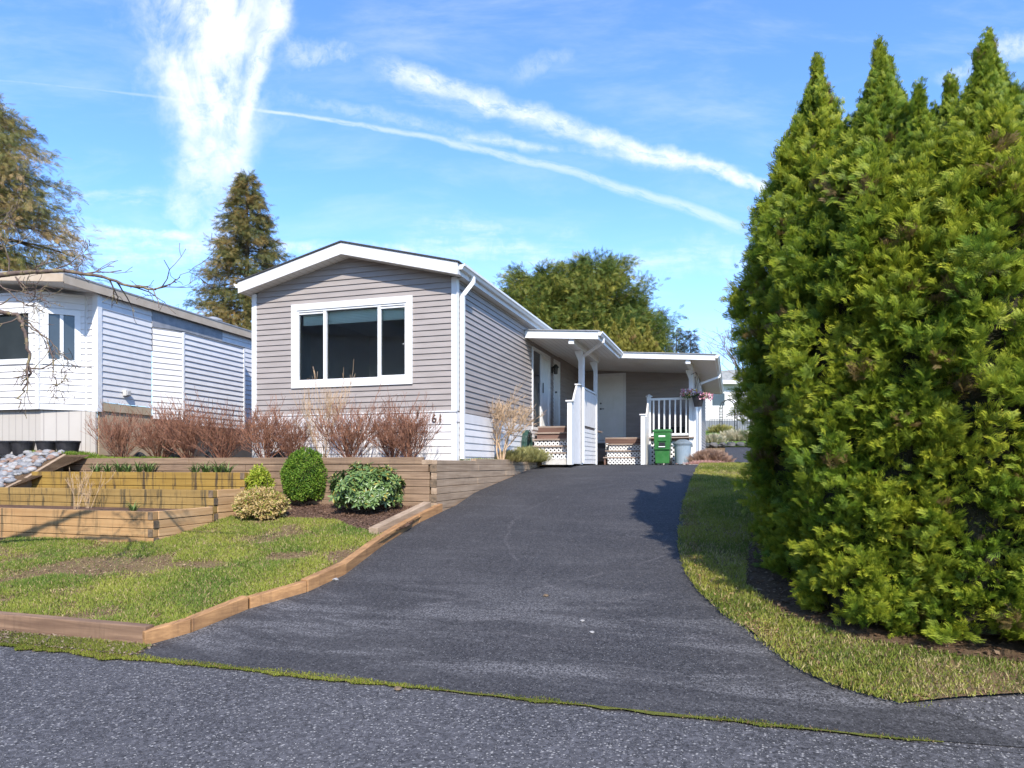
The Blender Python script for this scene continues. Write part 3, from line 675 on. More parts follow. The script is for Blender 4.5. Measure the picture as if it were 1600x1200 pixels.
for cx in (.28, .72):
    for (z0, z1) in ((.12, .78), (.90, 1.35), (1.47, 1.83)):
        c0 = dd[0] + .085 + du * (cx - .15); c1 = dd[0] + .085 + du * (cx + .15)
        frame_boxes(q, (0, AV - .012, 0), (1, 0, 0), (0, -1, 0), c0, c1, dd[2] + z0, dd[2] + z1, .022, 0, .009)
        q.box((c0 + .04, AV - .019, dd[2] + z0 + .04), (c1 - .04, AV - .0125, dd[2] + z1 - .04))
home.part('door_panel', q, 'door', parent=d2)
q = MB().tube([(dd[0] + .15, AV - .012, dd[2] + .95), (dd[0] + .15, AV - .06, dd[2] + .95)], .026, 12); q.tube([(dd[0] + .15, AV - .055, dd[2] + .95), (dd[0] + .26, AV - .055, dd[2] + .95)], .011, 8)
home.part('handle', q, 'darkmetal', parent=d2); home.part('deadbolt', MB().tube([(dd[0] + .15, AV - .012, dd[2] + 1.12), (dd[0] + .15, AV - .035, dd[2] + 1.12)], .024, 12), 'darkmetal', parent=d2)
# porch roof (one lean-to plane in two lengths)
def pz(u): return 3.08 - .07 * (u + 4.54)
def slab(mb, u0, u1, v0, v1, t0, t1):
    return mb.hexa([(u0, v0, pz(u0) - t1), (u1, v0, pz(u1) - t1), (u1, v1, pz(u1) - t1), (u0, v1, pz(u0) - t1), (u0, v0, pz(u0) - t0), (u1, v0, pz(u1) - t0), (u1, v1, pz(u1) - t0), (u0, v1, pz(u0) - t0)])
PA, PB_, PC = 15.24, 18.29, 27.4; UA, UB = -2.83, -.42
UW = HU1 + .021
q = slab(MB(), UW, UA + .03, PA - .03, PB_, .0, .018); slab(q, UW, UB + .03, PB_ - .03, PC, .0, .018)
pr = home.part('porch_roof', q, 'roofgrey')
q = slab(MB(), UW, UA, PA, PA + .025, .02, .19); slab(q, UA - .025, UA, PA + .026, PB_ + .0, .02, .19)
slab(q, UA + .001, UB, PB_, PB_ + .025, .02, .16); slab(q, UB - .025, UB, PB_ + .026, PC, .02, .16); home.part('porch_fascia', q, 'trimwhite')
q = slab(MB(), UW, UA - .026, PA + .026, PB_ + .1, .165, .17); home.part('porch_soffit', q, 'soffit_u')
q = slab(MB(), UW, UB - .026, PB_ + .101, PC, .14, .145); home.part('porch_soffit', q, 'soffit_v')
home.part('gutter', gutter(UA + .002, PA - .02, PB_ - .02, pz(UA) - .02, 1, .1), 'trimwhite')
home.part('gutter', gutter(UB + .002, PB_ - .02, PC, pz(UB) - .02, 1, .1), 'trimwhite')
def post(u, v, z0, z1, w_=.09):
    q = MB().box((u - w_ / 2, v - w_ / 2, z0), (u + w_ / 2, v + w_ / 2, z1 - .25))
    q.prism([(u - w_ / 2, z1 - .25), (u + w_ / 2, z1 - .25), (u + w_ / 2 + .0, z1), (u - w_ / 2 - .10, z1), (u - w_ / 2 - .06, z1 - .1)], 1, v - w_ / 2, v + w_ / 2)
    return q
UP = -3.45
home.part('porch_post', post(UP, 16.32, .0, pz(UP) - .30), 'trimwhite')
home.part('porch_post', post(UP, 18.2, .0, pz(UP) - .30), 'trimwhite')
q = slab(MB(), UP - .06, UP + .06, PA + .05, PB_ + .05, .171, .30); home.part('porch_beam', q, 'trimwhite')
UQ = -1.09
home.part('porch_post', post(UQ, 19.62, .0, pz(UQ) - .26, .1), 'trimwhite')
q = slab(MB(), UQ - .06, UQ + .06, PB_ + .05, AV - .03, .146, .26); home.part('porch_beam', q, 'trimwhite')
home.part('porch_post', MB().box((UQ - .045, 20.6, .76), (UQ + .045, 20.69, pz(UQ) - .26)), 'trimwhite')
# porch downspouts
q = MB(); gz = pz(UA) - .12
q.beam((UA + .05, PA + .35, gz), (UA + .05, PA + .35, gz - .10), .06, .05, up=(0, 1, 0)); q.beam((UA + .05, PA + .35, gz - .08), (UP + .08, 16.24, gz - .28), .05, .06)
q.beam((UP + .08, 16.24, gz - .25), (UP + .08, 16.24, .05), .055, .055, up=(0, 1, 0)); home.part('downspout', q, 'trimwhite')
q = MB(); gz = pz(UB) - .12
q.beam((UB + .05, 21.4, gz), (UB + .05, 21.4, gz - .10), .06, .05, up=(0, 1, 0)); q.beam((UB + .05, 21.4, gz - .08), (AU1 + .07, 21.2, gz - .30), .05, .06)
q.beam((AU1 + .07, 21.2, gz - .28), (AU1 + .07, 21.2, .05), .06, .05, up=(0, 1, 0)); home.part('downspout', q, 'trimwhite')
# decks
q = MB()
for k in range(22): q.box((HU1 + .02 + k * .0, 16.35 + k * .14, .895), (UP - .03, 16.35 + k * .14 + .134, .93))
q2 = MB().box((HU1 + .02, 16.34, .74), (UP - .03, 16.38, .894)); home.part('deck_rim', q2, 'riser')
home.part('deck', q, 'tread')
q = MB()
for k in range(14): q.box((UP + .03, 19.5 + k * .13, .725), (-1.0, 19.5 + k * .13 + .124, .76))
home.part('deck', q, 'tread'); home.part('deck_rim', MB().box((UP + .03, 19.50, .60), (-2.30, 19.54, .724)).box((-2.25, 19.60, .66), (-1.15, 19.64, .724)), 'riser')

def lattice(mb, O, a, s0, s1, z0, z1, pitch=.095, wd=.032, th=.006):
    """diagonal strips clipped to a rectangle, two layers"""
    O, a = Vector(O), Vector(a); n = a.cross(Vector((0, 0, 1)))
    h = wd / 2 * math.sqrt(2)
    for sg, lay in ((1, 0), (-1, th)):
        c = (s0 - (z1 - z0)) if sg > 0 else s0
        c = math.floor(c / pitch) * pitch; end = s1 if sg > 0 else s1 + (z1 - z0)
        while c < end + pitch:
            poly = []
            # strip centre line s = c + sg*(z-z0)
            pts = [(c - h, z0), (c + h, z0), (c + h + sg * (z1 - z0), z1), (c - h + sg * (z1 - z0), z1)]
            for lim, side in ((s0, 1), (s1, -1)):
                out = []
                for i in range(len(pts)):
                    p, q_ = pts[i], pts[(i + 1) % len(pts)]
                    ip, iq = side * (p[0] - lim) >= 0, side * (q_[0] - lim) >= 0
                    if ip: out.append(p)
                    if ip != iq: t = (lim - p[0]) / (q_[0] - p[0]); out.append((lim, p[1] + t * (q_[1] - p[1])))
                pts = out
                if len(pts) < 3: break
            if len(pts) >= 3:
                m_ = len(pts); b = [O + a * p[0] + Vector((0, 0, p[1])) + n * lay for p in pts]; f_ = [x + n * th * .9 for x in b]
                mb.add(b + f_, [tuple(range(m_)), tuple(range(2 * m_ - 1, m_ - 1, -1))] + [(i, i + m_, (i + 1) % m_ + m_, (i + 1) % m_) for i in range(m_)])
            c += pitch * math.sqrt(1) * 1.0
    return mb
# steps 1 (left)
def steps(name, label, u0, u1, vtop, ztop, n, rise, run, lat_first):
    t = Thing(name, label, 'steps', ((u0 + u1) / 2, vtop - run * n, 0), 'wooden porch steps')
    for k in range(1, n + 1):
        z = ztop - rise * k; v1 = vtop - run * (k - 1); v0 = v1 - run - .03
        q = MB(); q.box((u0 - .02, v0, z - .035), (u1 + .0, v0 + .145, z)); q.box((u0 - .02, v0 + .152, z - .035), (u1 + .0, v1 + .0, z)); t.part('tread', q, 'tread', bevel=.004)
        if k <= n:
            if k < lat_first: t.part('riser', MB().box((u0 + .02, v1 + .005, z + .0), (u1 - .02, v1 + .03, z + rise - .036)), 'riser')
            else:
                t.part('riser_lattice', lattice(MB(), (0, v1 + .02, 0), (1, 0, 0), u0 + .03, u1 - .03, z + .002, z + rise - .038), 'trimwhite')
    zb = ztop - rise * n - .036
    t.part('base_lattice', lattice(MB(), (0, vtop - run * n - .01, 0), (1, 0, 0), u0 + .1, u1 - .02, max(.0, zb - .16), zb), 'trimwhite')
    q = MB()
    for uu in (u0 + .0, (u0 + u1) / 2, u1 - .04):
        zt = ztop - .04
        q.prism([(vtop + .0, zt - .28), (vtop + .0, zt - rise), (vtop - run * (n - 1), zt - rise * n), (vtop - run * n, zt - rise * n), (vtop - run * n, 0.0), (vtop - run * n + .25, 0.0)], 0, uu, uu + .04)
    t.part('stringer', q, 'riser'); return t
s1 = steps('porch_steps', 'weathered wooden steps nearest the front, rising to the patio door', HU1 + .06, UP - .04, 16.34, .93, 4, .163, .27, 3)
q = MB().box((-4.1, 15.18, 0), (UP - .06, 15.28, .14)); s1.part('base_block', q, 'concrete')
s2 = steps('porch_steps', 'weathered wooden steps between white rails leading to the panelled entry door', -3.30, -2.30, 19.50, .76, 3, .185, .29, 2)
# solid side screen between the stairs
scr = Thing('porch_screen', 'tall white boarded screen with stepped rail at the left steps', 'screen', (UP, 16.6, 0))
q = MB().prism([(15.32, .02), (16.27, .02), (16.27, 1.87), (15.85, 1.83), (15.62, 1.62), (15.45, 1.42), (15.32, 1.40)], 0, UP - .02, UP + .02); scr.part('stair_panel', q, 'white')
q = MB()
for k in range(13): q.box((UP - .018, 16.37 + k * .137, .95), (UP + .018, 16.37 + k * .137 + .131, 1.82))
scr.part('upper_boards', q, 'white')
mb = siding(MB(), (UP + .01, 0, 0), (0, 1, 0), (1, 0, 0), 16.37, 18.15, .02, .88, e=.11, depth=.01); mb.box((UP - .03, 16.37, .02), (UP + .009, 18.15, .88)); scr.part('lower_boards', mb, 'white')
q = MB().box((UP - .045, 16.37, 1.83), (UP + .045, 18.15, 1.87)); q.beam((UP, 16.3, 1.90), (UP, 15.85, 1.86), .09, .03); scr.part('top_rail', q, 'trimwhite')
q = MB().box((UP - .05, 15.12, .0), (UP + .05, 15.32, 1.40)); scr.part('newel', q, 'trimwhite'); scr.part('newel_cap', MB().box((UP - .085, 15.09, 1.40), (UP + .085, 15.36, 1.43)), 'trimwhite')
# railing right
rl = Thing('porch_railing', 'white baluster railing along the deck behind the two bins', 'railing', (-1.7, 19.62, 0))
UR = -2.22
q = MB().prism([(18.35, .0), (19.57, .0), (19.57, 1.78), (19.4, 1.74), (19.15, 1.45), (18.9, 1.28), (18.35, 1.25)], 0, UR - .02, UR + .02); rl.part('stair_panel', q, 'white')
rl.part('newel', MB().box((UR - .05, 18.22, 0), (UR + .05, 18.34, 1.28)), 'trimwhite'); rl.part('newel_cap', MB().box((UR - .08, 18.19, 1.28), (UR + .08, 18.37, 1.31)), 'trimwhite')
rl.part('newel', MB().box((UR - .055, 19.58, 0), (UR + .055, 19.69, 1.88)), 'trimwhite')
rl.part('newel_cap', MB().lathe([(.095, 1.88), (.095, 1.905), (.05, 1.925), (.05, 1.935), (.0, 1.96)], (UR, 19.635), 16), 'trimwhite')
rl.part('rail', MB().box((UR + .056, 19.60, 1.78), (UQ - .051, 19.66, 1.84)), 'trimwhite'); rl.part('rail', MB().box((UR + .056, 19.60, .80), (UQ - .051, 19.66, .86)), 'trimwhite')
nb = 7
for k in range(nb):
    uu = UR + .056 + (UQ - .051 - UR - .056) * (k + .5) / nb
    rl.part('baluster', MB().box((uu - .02, 19.61, .861), (uu + .02, 19.65, 1.779)), 'trimwhite')
scr.part('lattice_panel', lattice(MB(), (0, 19.48, 0), (1, 0, 0), UP + .05, -3.33, .0, .6), 'trimwhite')
rl.part('lattice_panel', lattice(MB(), (0, 19.66, 0), (1, 0, 0), UR + .056, UQ - .051, .0, .66, .115, .038), 'trimwhite')
rl.part('under_deck_shade', MB().box((UR - .9, 19.78, .0), (UQ - .05, 19.8, .6)), 'black')  # black sheet behind the lattice stands for the shade under the deck
q = MB().box((UQ + .055, 19.60, .0), (AU1 + .02, 19.64, 1.80)); q.box((AU1 - .02, 19.641, .0), (AU1 + .02, 21.2, 1.80)); rl.part('side_panel', q, 'white')

# ------------------------------------------------------------------ bins
gb_ = Thing('wheeled_bin', 'tall green wheeled bin with a white label in front of the lattice', 'bin', (-1.78, 18.95, 0))
def taper(u, v, w0, d0, w1, d1, z0, z1):
    return MB().hexa([(u - w0 / 2, v - d0 / 2, z0), (u + w0 / 2, v - d0 / 2, z0), (u + w0 / 2, v + d0 / 2, z0), (u - w0 / 2, v + d0 / 2, z0), (u - w1 / 2, v - d1 / 2, z1), (u + w1 / 2, v - d1 / 2, z1), (u + w1 / 2, v + d1 / 2, z1), (u - w1 / 2, v + d1 / 2, z1)])
bu, bv = -1.78, 18.95
body = gb_.part('bin_body', taper(bu, bv, .35, .40, .44, .50, .03, .86), 'green', bevel=.02)
q = MB().box((bu - .10, bv - .262, .62), (bu + .11, bv - .235, .66)); q.box((bu - .22, bv - .26, .40), (bu + .22, bv - .20, .425)); q.box((bu - .115, bv - .245, .42), (bu - .095, bv - .22, .64)); q.box((bu + .095, bv - .245, .42), (bu + .115, bv - .22, .64)); gb_.part('front_rib', q, 'green', bevel=.004)
gb_.part('lid', MB().hexa([(bu - .24, bv - .27, .86), (bu + .24, bv - .27, .86), (bu + .24, bv + .26, .87), (bu - .24, bv + .26, .87), (bu - .235, bv - .265, .92), (bu + .235, bv - .265, .92), (bu + .21, bv + .25, .96), (bu - .21, bv + .25, .96)]), 'green', bevel=.015)
gb_.part('handle_bar', MB().tube([(bu - .085, bv - .255, .47), (bu + .085, bv - .255, .47)], .012, 8), 'label')
gb_.part('label_sticker', MB().box((bu - .085, bv - .2475, .73), (bu + .085, bv - .244, .77)), 'label')
gb_.part('grip_shade', MB().box((bu - .08, bv - .2335, .49), (bu + .08, bv - .228, .62)), 'black')  # flat black plate, colours in the shade of a hand-grip hollow
for s in (-1, 1): gb_.part('wheel', MB().add(*(lambda n_: ([(bu + s * .20 + dx, bv + .2 + .09 * math.cos(2 * PI * k / n_), .09 + .09 * math.sin(2 * PI * k / n_)) for dx in (-.02, .02) for k in range(n_)], [tuple(range(n_)), tuple(range(n_, 2 * n_))] + [(k, (k + 1) % n_, (k + 1) % n_ + n_, k + n_) for k in range(n_)]))(16)), 'black')
gc = Thing('garbage_can', 'round blue-grey garbage can with a domed lid beside the green bin', 'bin', (-1.27, 19.05, 0))
cu_, cv_ = -1.27, 19.05
gc.part('can_body', MB().lathe([(0, .01), (.185, .01), (.19, .02), (.225, .50), (.238, .505), (.238, .525), (.23, .53)], (cu_, cv_), 28), 'grey', smooth=False)
gc.part('lid', MB().lathe([(.232, .53), (.25, .53), (.252, .56), (.22, .60), (.12, .66), (.07, .67), (0, .672)], (cu_, cv_), 28), 'greylid')
gc.part('handle', MB().box((cu_ - .27, cv_ - .12, .47), (cu_ - .2, cv_ + .02, .53)), 'greylid', bevel=.01); gc.part('handle', MB().box((cu_ + .2, cv_ - .06, .47), (cu_ + .26, cv_ + .06, .53)), 'greylid', bevel=.01)

# ------------------------------------------------------------------ neighbour's home
NTH = R(13.4); NX, NY = -8.2, 13.8
nb_ = Thing('mobile_home', 'white sided mobile home with bay window and beige skirting at left', 'house', (0, 0, .2), rot=-NTH, world=Vector((NX, NY, .2)))
# local frame: s along the front to the right (+), t backwards; right corner at (0,0)
e5 = .124
NZ0, NZ1 = 1.07, 3.37
nfr = ((0, 0, 0), (1, 0, 0), (0, -1, 0))
BX0, BX1, BX2, BD = -3.6, -.83, -.26, .56    # bay: front from BX0 to BX1, angled to BX2
mb = siding(MB(), *nfr, BX2 + .03, -.05, NZ0, NZ1 - .02, e=e5); nb_.part('front_wall', mb, 'white')
al = math.hypot(BX2 - BX1, BD); aa = ((BX2 - BX1) / al, BD / al, 0); an = (BD / al, -(BX2 - BX1) / al, 0)
WZ0, WZ1 = 2.05, 2.93
wa = (.07, al - .10)
mb = siding(MB(), (BX1, -BD, 0), aa, an, .03, al - .03, NZ0, NZ1 - .02, e=e5, holes=[(*wa, WZ0 - .1, WZ1 + .1)]); nb_.part('bay_side_wall', mb, 'white')
mb = siding(MB(), (0, -BD, 0), (1, 0, 0), (0, -1, 0), BX0, BX1 - .03, NZ0, NZ1 - .02, e=e5, holes=[(BX0 + .3, BX1 - .09, WZ0 - .1, WZ1 + .1)]); nb_.part('bay_front_wall', mb, 'white')
def nwin(O, a, n, s0, s1, mull):
    m_ = frame_boxes(MB(), O, a, n, s0, s1, WZ0 - .1, WZ1 + .1, .10, .0, .034)
    for s in mull: pbox(m_, O, a, n, s - .03, s + .03, WZ0, WZ1, -.02, .02)
    f = nb_.part('window', m_, 'trimwhite')
    q_ = MB(); pbox(q_, O, a, n, s0 + .1, s1 - .1, WZ0, WZ1, -.03, -.008); nb_.part('pane', q_, 'darkglass', parent=f)
nwin((BX1, -BD, 0), aa, an, wa[0], wa[1], [(wa[0] + wa[1]) / 2])
nwin((0, -BD, 0), (1, 0, 0), (0, -1, 0), BX0 + .3, BX1 - .09, [-2.3])
q = MB(); q.box((-.10, -.024, NZ0 - .02), (.026, 0, NZ1)); q.box((0, 0, NZ0 - .02), (.026, .09, NZ1)); nb_.part('corner_board', q, 'trimwhite'); nb_.part('bay_corner_board', MB().box((BX1 - .04, -BD - .024, NZ0), (BX1 + .035, -BD + .03, NZ1 - .02)), 'trimwhite'); nb_.part('bay_corner_board', MB().box((BX2 - .02, -.022, NZ0), (BX2 + .03, 0, NZ1 - .02)), 'trimwhite')
# side wall (to the right), with a shallow projecting part further back
P0, P1, PD = 1.45, 4.35, .32
sf = ((0, 0, 0), (0, 1, 0), (1, 0, 0))
mb = siding(MB(), *sf, .09, P0, NZ0 + .18, NZ1, e=e5); siding(mb, *sf, P1 - .5, P1, 3.012, NZ1, e=e5, base=NZ0 + .18); siding(mb, *sf, P1 + .0, 16, NZ0 + .02, NZ1, e=e5, holes=[(5.2, 6.2, 1.9, 3.0)], base=NZ0 + .18); nb_.part('side_wall', mb, 'white')
k_ = .30; al2 = math.hypot(.62, k_)
mb = siding(MB(), (0, P0, 0), (k_ / al2, .62 / al2, 0), (.62 / al2, -k_ / al2, 0), .02, al2, NZ0 - .08, 2.99, e=e5, base=NZ0 + .18 - 2 * e5)
siding(mb, (k_, 0, 0), (0, 1, 0), (1, 0, 0), P0 + .62, P1, NZ0 - .16, 2.99, e=e5, base=NZ0 + .18 - 2 * e5, depth=.026); nb_.part('bumpout_wall', mb, 'white')
q = MB(); q.prism([(0.0, P0 - .02), (k_ + .02, P0 + .6), (k_ + .02, P1 + .02), (0, P1 + .02)], 2, 2.99, 3.01); nb_.part('bumpout_cap', q, 'darkmetal')
q = MB().box((.003, P0, 3.011), (.03, P1 - .5, NZ1)); nb_.part('flashing', q, 'roofgrey')
q = MB().box((0, P0 + .6, NZ0 - .1), (.3, P0 + .601, 2.98)); q.box((k_ - .02, P0 + .60, NZ0 - .1), (k_ + .028, P0 + .65, 2.985)); nb_.part('corner_board', q, 'trimwhite'); nb_.part('corner_board', MB().box((k_ - .02, P1 - .05, NZ0 - .16), (k_ + .032, P1, 2.985)), 'trimwhite')
f = nb_.part('window', frame_boxes(MB(), *sf, 5.2, 6.2, 1.9, 3.0, .1, 0, .035), 'trimwhite'); q = MB(); pbox(q, *sf, 5.3, 6.1, 2.0, 2.9, -.03, -.005); nb_.part('pane', q, 'darkglass', parent=f)
q = MB().box((-.02, .1, NZ0 + .0), (.012, P0, NZ0 + .17)); nb_.part('belt_board', q, 'tansk')
q = MB().box((-.06, .06, .05), (-.02, 16, NZ0 + .0)); nb_.part('side_skirting', q, 'tansk')
q = MB()
prof = [(BX0, -BD + .03), (BX1, -BD + .03), (BX2, .03), (-.03, .03), (-.03, .06), (BX2 - .02, .06), (BX1 - .02, -BD + .06), (BX0, -BD + .06)]
q = MB().box((-4.6, -.48, .05), (-.8, -.44, NZ0 - .012)); q = MB().box((-5, -.02, .05), (-.03, .02, NZ0 - .012)); q.prism([(BX0, -BD + .06), (BX1, -BD + .06), (BX2, -.03), (BX0, -.03)], 2, .05, NZ0 - .012)
nb_.part('front_skirting', q, 'ribskirt')
q = MB().prism([(BX0, -BD - .02), (BX1 + .01, -BD - .02), (BX2 + .02, .0), (BX0, .0)], 2, NZ0 - .012, NZ0 - .001); nb_.part('bay_sill', q, 'darkmetal')
q = MB().box((-4.2, .03, NZ0), (-.01, .06, NZ1)); nb_.part('inner_wall', q, 'white')
# roof: low gable, beige fascia
OV = .34
def nz(s): return 3.53 + .085 * min(s + 0.12, 0) * -1 if s > -2.3 else 3.53 + .085 * 2.18 - .085 * (-2.3 - s)
q = MB()
for (a0, a1) in ((-4.7, -2.3), (-2.3, .14)):
    q.hexa([(a0, -BD - OV, nz(a0)), (a1, -BD - OV, nz(a1)), (a1, 16.4, nz(a1)), (a0, 16.4, nz(a0)), (a0, -BD - OV, nz(a0) + .03), (a1, -BD - OV, nz(a1) + .03), (a1, 16.4, nz(a1) + .03), (a0, 16.4, nz(a0) + .03)])
nb_.part('roof', q, 'roofgrey')
q = MB()
for (a0, a1) in ((-4.7, -2.3), (-2.3, .13)):
    q.hexa([(a0, -BD - OV - .02, nz(a0) - .15), (a1, -BD - OV - .02, nz(a1) - .15), (a1, -BD - OV + .01, nz(a1) - .15), (a0, -BD - OV + .01, nz(a0) - .15), (a0, -BD - OV - .02, nz(a0) - .002), (a1, -BD - OV - .02, nz(a1) - .002), (a1, -BD - OV + .01, nz(a1) - .002), (a0, -BD - OV + .01, nz(a0) - .002)])
q.box((.10, -BD - OV + .011, 3.53 - .17), (.13, 16.4, 3.528)); nb_.part('fascia', q, 'beige')
q = MB()
for (a0, a1) in ((-4.7, -2.3), (-2.3, .10)):
    q.add([(a0, -BD - OV + .01, nz(a0) - .14), (a1, -BD - OV + .01, nz(a1) - .14), (a1, .02, nz(a1) - .14), (a0, .02, nz(a0) - .14)], [(0, 1, 2, 3)])
q.add([(-4.2, .001, NZ1 - .02), (0, .001, NZ1 - .02), (0, .001, 3.40), (-2.3, .001, 3.58), (-4.2, .001, 3.4)], [(0, 1, 2, 3, 4)])
nb_.part('soffit', q, 'trimwhite')
q = MB().lathe([(.0, 3.62), (.16, 3.62), (.16, 3.70), (.24, 3.71), (.22, 3.76), (.1, 3.80), (0, 3.805)], (-.5, 4.2), 16); nb_.part('roof_vent', q, 'roofgrey')
q = MB().box((.02, .62, 1.42), (.10, .76, 1.54)); q.box((.101, .64, 1.435), (.115, .74, 1.525)); nb_.part('dryer_vent', q, 'concrete', bevel=.01)

# ------------------------------------------------------------------ far house, arbor, fence
def far(name, label, cat, px, D, z): return Thing(name, label, cat, (0, 0, 0), rot=0, world=Vector(((px - 800) / F * D, D, z)))
fh = far('house', 'distant white sided house with dark window beyond the driveway', 'house', 1098, 45, 2.1)
mb = siding(MB(), (0, 0, 0), (1, 0, 0), (0, -1, 0), -3, 8, .75, 3.2, e=.2, depth=.03, holes=[(.55, 1.45, 1.65, 2.55)]); mb.box((-3, .02, .0), (8, 6, 3.2)); fh.part('wall', mb, 'white')
fh.part('skirting', MB().box((-3, -.02, .0), (8, .018, .74)), 'greyfence')
f = fh.part('window', frame_boxes(MB(), (0, 0, 0), (1, 0, 0), (0, -1, 0), .5, 1.5, 1.6, 2.6, .1, 0, .05), 'trimwhite'); fh.part('pane', MB().box((.6, -.01, 1.7), (1.4, .015, 2.5)), 'darkglass', parent=f)
fh.part('roof', MB().prism([(-3.6, 3.15), (8.6, 3.15), (8.6, 3.3), (5.5, 4.3), (-.5, 3.75), (-3.6, 3.3)], 1, -.5, 6.5), 'roofgrey')
fh.part('fascia', MB().box((-3.6, -.55, 3.05), (8.6, -.505, 3.28)), 'trimwhite')
ab = far('garden_arbor', 'slender dark metal garden arch in front of the distant white house', 'arbor', 1140, 42, 1.83)
for dy in (0, .45):
    pts = [(-.45, dy, 0), (-.45, dy, 1.6)] + [(-.45 * math.cos(PI * k / 10), dy, 1.6 + .5 * math.sin(PI * k / 10)) for k in range(1, 10)] + [(.45, dy, 1.6), (.45, dy, 0)]
    ab.part('arch', MB().tube(pts, .03, 6), 'darkmetal')
q = MB()
for k in range(1, 10): q.beam((-.45 * math.cos(PI * k / 10), 0, 1.6 + .5 * math.sin(PI * k / 10)), (-.45 * math.cos(PI * k / 10), .45, 1.6 + .5 * math.sin(PI * k / 10)), .02, .02)
for k in range(6):
    for s in (-.45, .45): q.beam((s, 0, .3 + k * .25), (s, .45, .3 + k * .25), .02, .02)
ab.part('rungs', q, 'darkmetal')
fn_ = far('metal_fence', 'low thin wire fence beside the distant garden arch', 'fence', 1148, 41.5, 1.78)
q = MB(); q.beam((-1.5, 0, .9), (-.1, 0, .9), .03, .03); q.beam((.1, 0, .9), (2.6, 0, .9), .03, .03)
for k in range(28): q.beam((-1.5 + k * .15, 0, 0), (-1.5 + k * .15, 0, .95), .015, .015, up=(0, 1, 0))
fn_.part('rails', q, 'darkmetal')

# ------------------------------------------------------------------ timber walls and raised beds
bh = .112
def courses(mb, axis, c0, c1, at, depth, z1, n, jog=None, seed=0, h=bh):
    """stacked timbers: axis 0 runs along u at v=at..at+depth; axis 1 runs along v at u=at..at+depth"""
    r = random.Random(seed)
    for k in range(n):
        zt = z1 - k * h; zb = zt - h + .006
        cuts_ = [c0] + ([c0 + (c1 - c0) * r.uniform(.3, .7)] if (c1 - c0) > 2.2 else []) + [c1]
        for a, b in zip(cuts_, cuts_[1:]):
            o = r.uniform(-.004, .004)
            if axis == 0: mb.box((a + .003, at + o, zb), (b - .003, at + depth, zt + r.uniform(-.002, .0)))
            else: mb.box((at - o, a + .003, zb), (at + depth + o, b - .003, zt + r.uniform(-.002, .0)))
    return mb
WV = 9.72
tw = Thing('retaining_wall', 'dark stacked timber retaining wall below the red-twigged shrubs', 'wall', (-4.3, WV, -.7))
q = courses(MB(), 0, -11.62, -4.47, WV - .10, .10, .115, 1, seed=3); courses(q, 0, -11.62, -4.36, WV - .12, .11, .0, 1, seed=5)
tw.part('top_timbers', q, 'oldwood_u', bevel=.006)
q = courses(MB(), 0, -11.62, -4.335, WV - .12, .11, -.112, 6, seed=9); tw.part('face_timbers', q, 'oldwood_u', bevel=.005)
# wall returning along the driveway, its top following the ground
q = MB(); r_ = random.Random(5)
for k in range(8):
    zt = .0 - k * bh; v0 = WV - .12 + .0
    v = v0
    while v < 15.45:
        ln = r_.uniform(1.1, 2.2); ve = min(15.45, v + ln)
        if H(v) < zt + .02: q.box((WL - .09 + r_.uniform(-.003, .003), v + .002, zt - bh + .006), (WL + .0 + r_.uniform(-.005, .005), ve - .003, zt))
        v = ve
tw.part('side_timbers', q, 'oldwood_v', bevel=.005)
q = MB()
q.box((-4.475, WV - .10, .004), (-4.315, WV + .02, .072))
v = WV - .115
while v < 15.4:
    ve = min(15.45, v + r_.uniform(1.2, 1.8)); z = .10 if v > 10.9 else .068; q.box((WL - .09, v, .004), (WL + .003, ve - .004, z)); v = ve
tw.part('side_cap', q, 'oldwood_v', bevel=.006)
q = MB()
for k in range(0, 7): 
    if k % 2 == 0: q.box((WL - .105, WV - .128, -.112 - k * bh - .0), (WL + .006, WV - .1215, -.004 - k * bh))
tw.part('end_grain', q, 'endgrain')
q = MB().box((WL - .1, 15.46, -.02), (WL + .0, 16.1, .09)); tw.part('fresh_timber', q, 'cedarside', bevel=.006)
# raised beds
U1 = -7.165
def bedbox(name, label, v0, v1, u0, ztop, nf, mat, seed, soilz):
    t = Thing(name, label, 'planter', ((u0 + U1) / 2, v0, ztop - nf * bh), 'tiered cedar raised beds')
    q = courses(MB(), 0, u0, U1 - .0, v0, .085, ztop, nf, seed=seed); t.part('front_boards', q, mat, bevel=.005)
    q = courses(MB(), 1, v0 + .088, v1, U1 - .085, .085, ztop, nf, seed=seed + 1); t.part('side_boards', q, 'cedarside', bevel=.005)
    q = courses(MB(), 1, v0 + .088, v1, u0, .085, ztop, nf, seed=seed + 2); t.part('end_boards', q, 'cedarside', bevel=.005)
    q = MB()
    for k in range(nf):
        if k % 2 == 1: q.box((U1 + .0045, v0 + .002, ztop - (k + 1) * bh + .008), (U1 + .0085, v0 + .084, ztop - k * bh - .003))
        else: q.box((U1 - .08, v0 - .0085, ztop - (k + 1) * bh + .008), (U1 - .002, v0 - .0045, ztop - k * bh - .003))
    t.part('end_grain', q, 'endgrain')
    t.part('soil', MB().add([(u0 + .08, v0 + .08, soilz), (U1 - .08, v0 + .08, soilz), (U1 - .08, v1, soilz + .01), (u0 + .08, v1, soilz + .01)], [(0, 1, 2, 3)]), 'soil')
    return t
bedbox('raised_bed', 'lowest and front tier of the stepped cedar planters, bare twigs inside', 7.22, 8.31, -13.0, -.612, 5, 'cedar1', 1, -.66)
bedbox('raised_bed', 'middle tier of the stepped cedar planters, dark water stains on its boards', 8.32, 8.99, -13.0, -.37, 5, 'cedar2', 4, -.43)
bedbox('raised_bed', 'topmost tier of the stepped cedar planters, green daylily tufts inside', 9.0, 9.58, -11.57, -.12, 5, 'cedar3', 7, -.15)
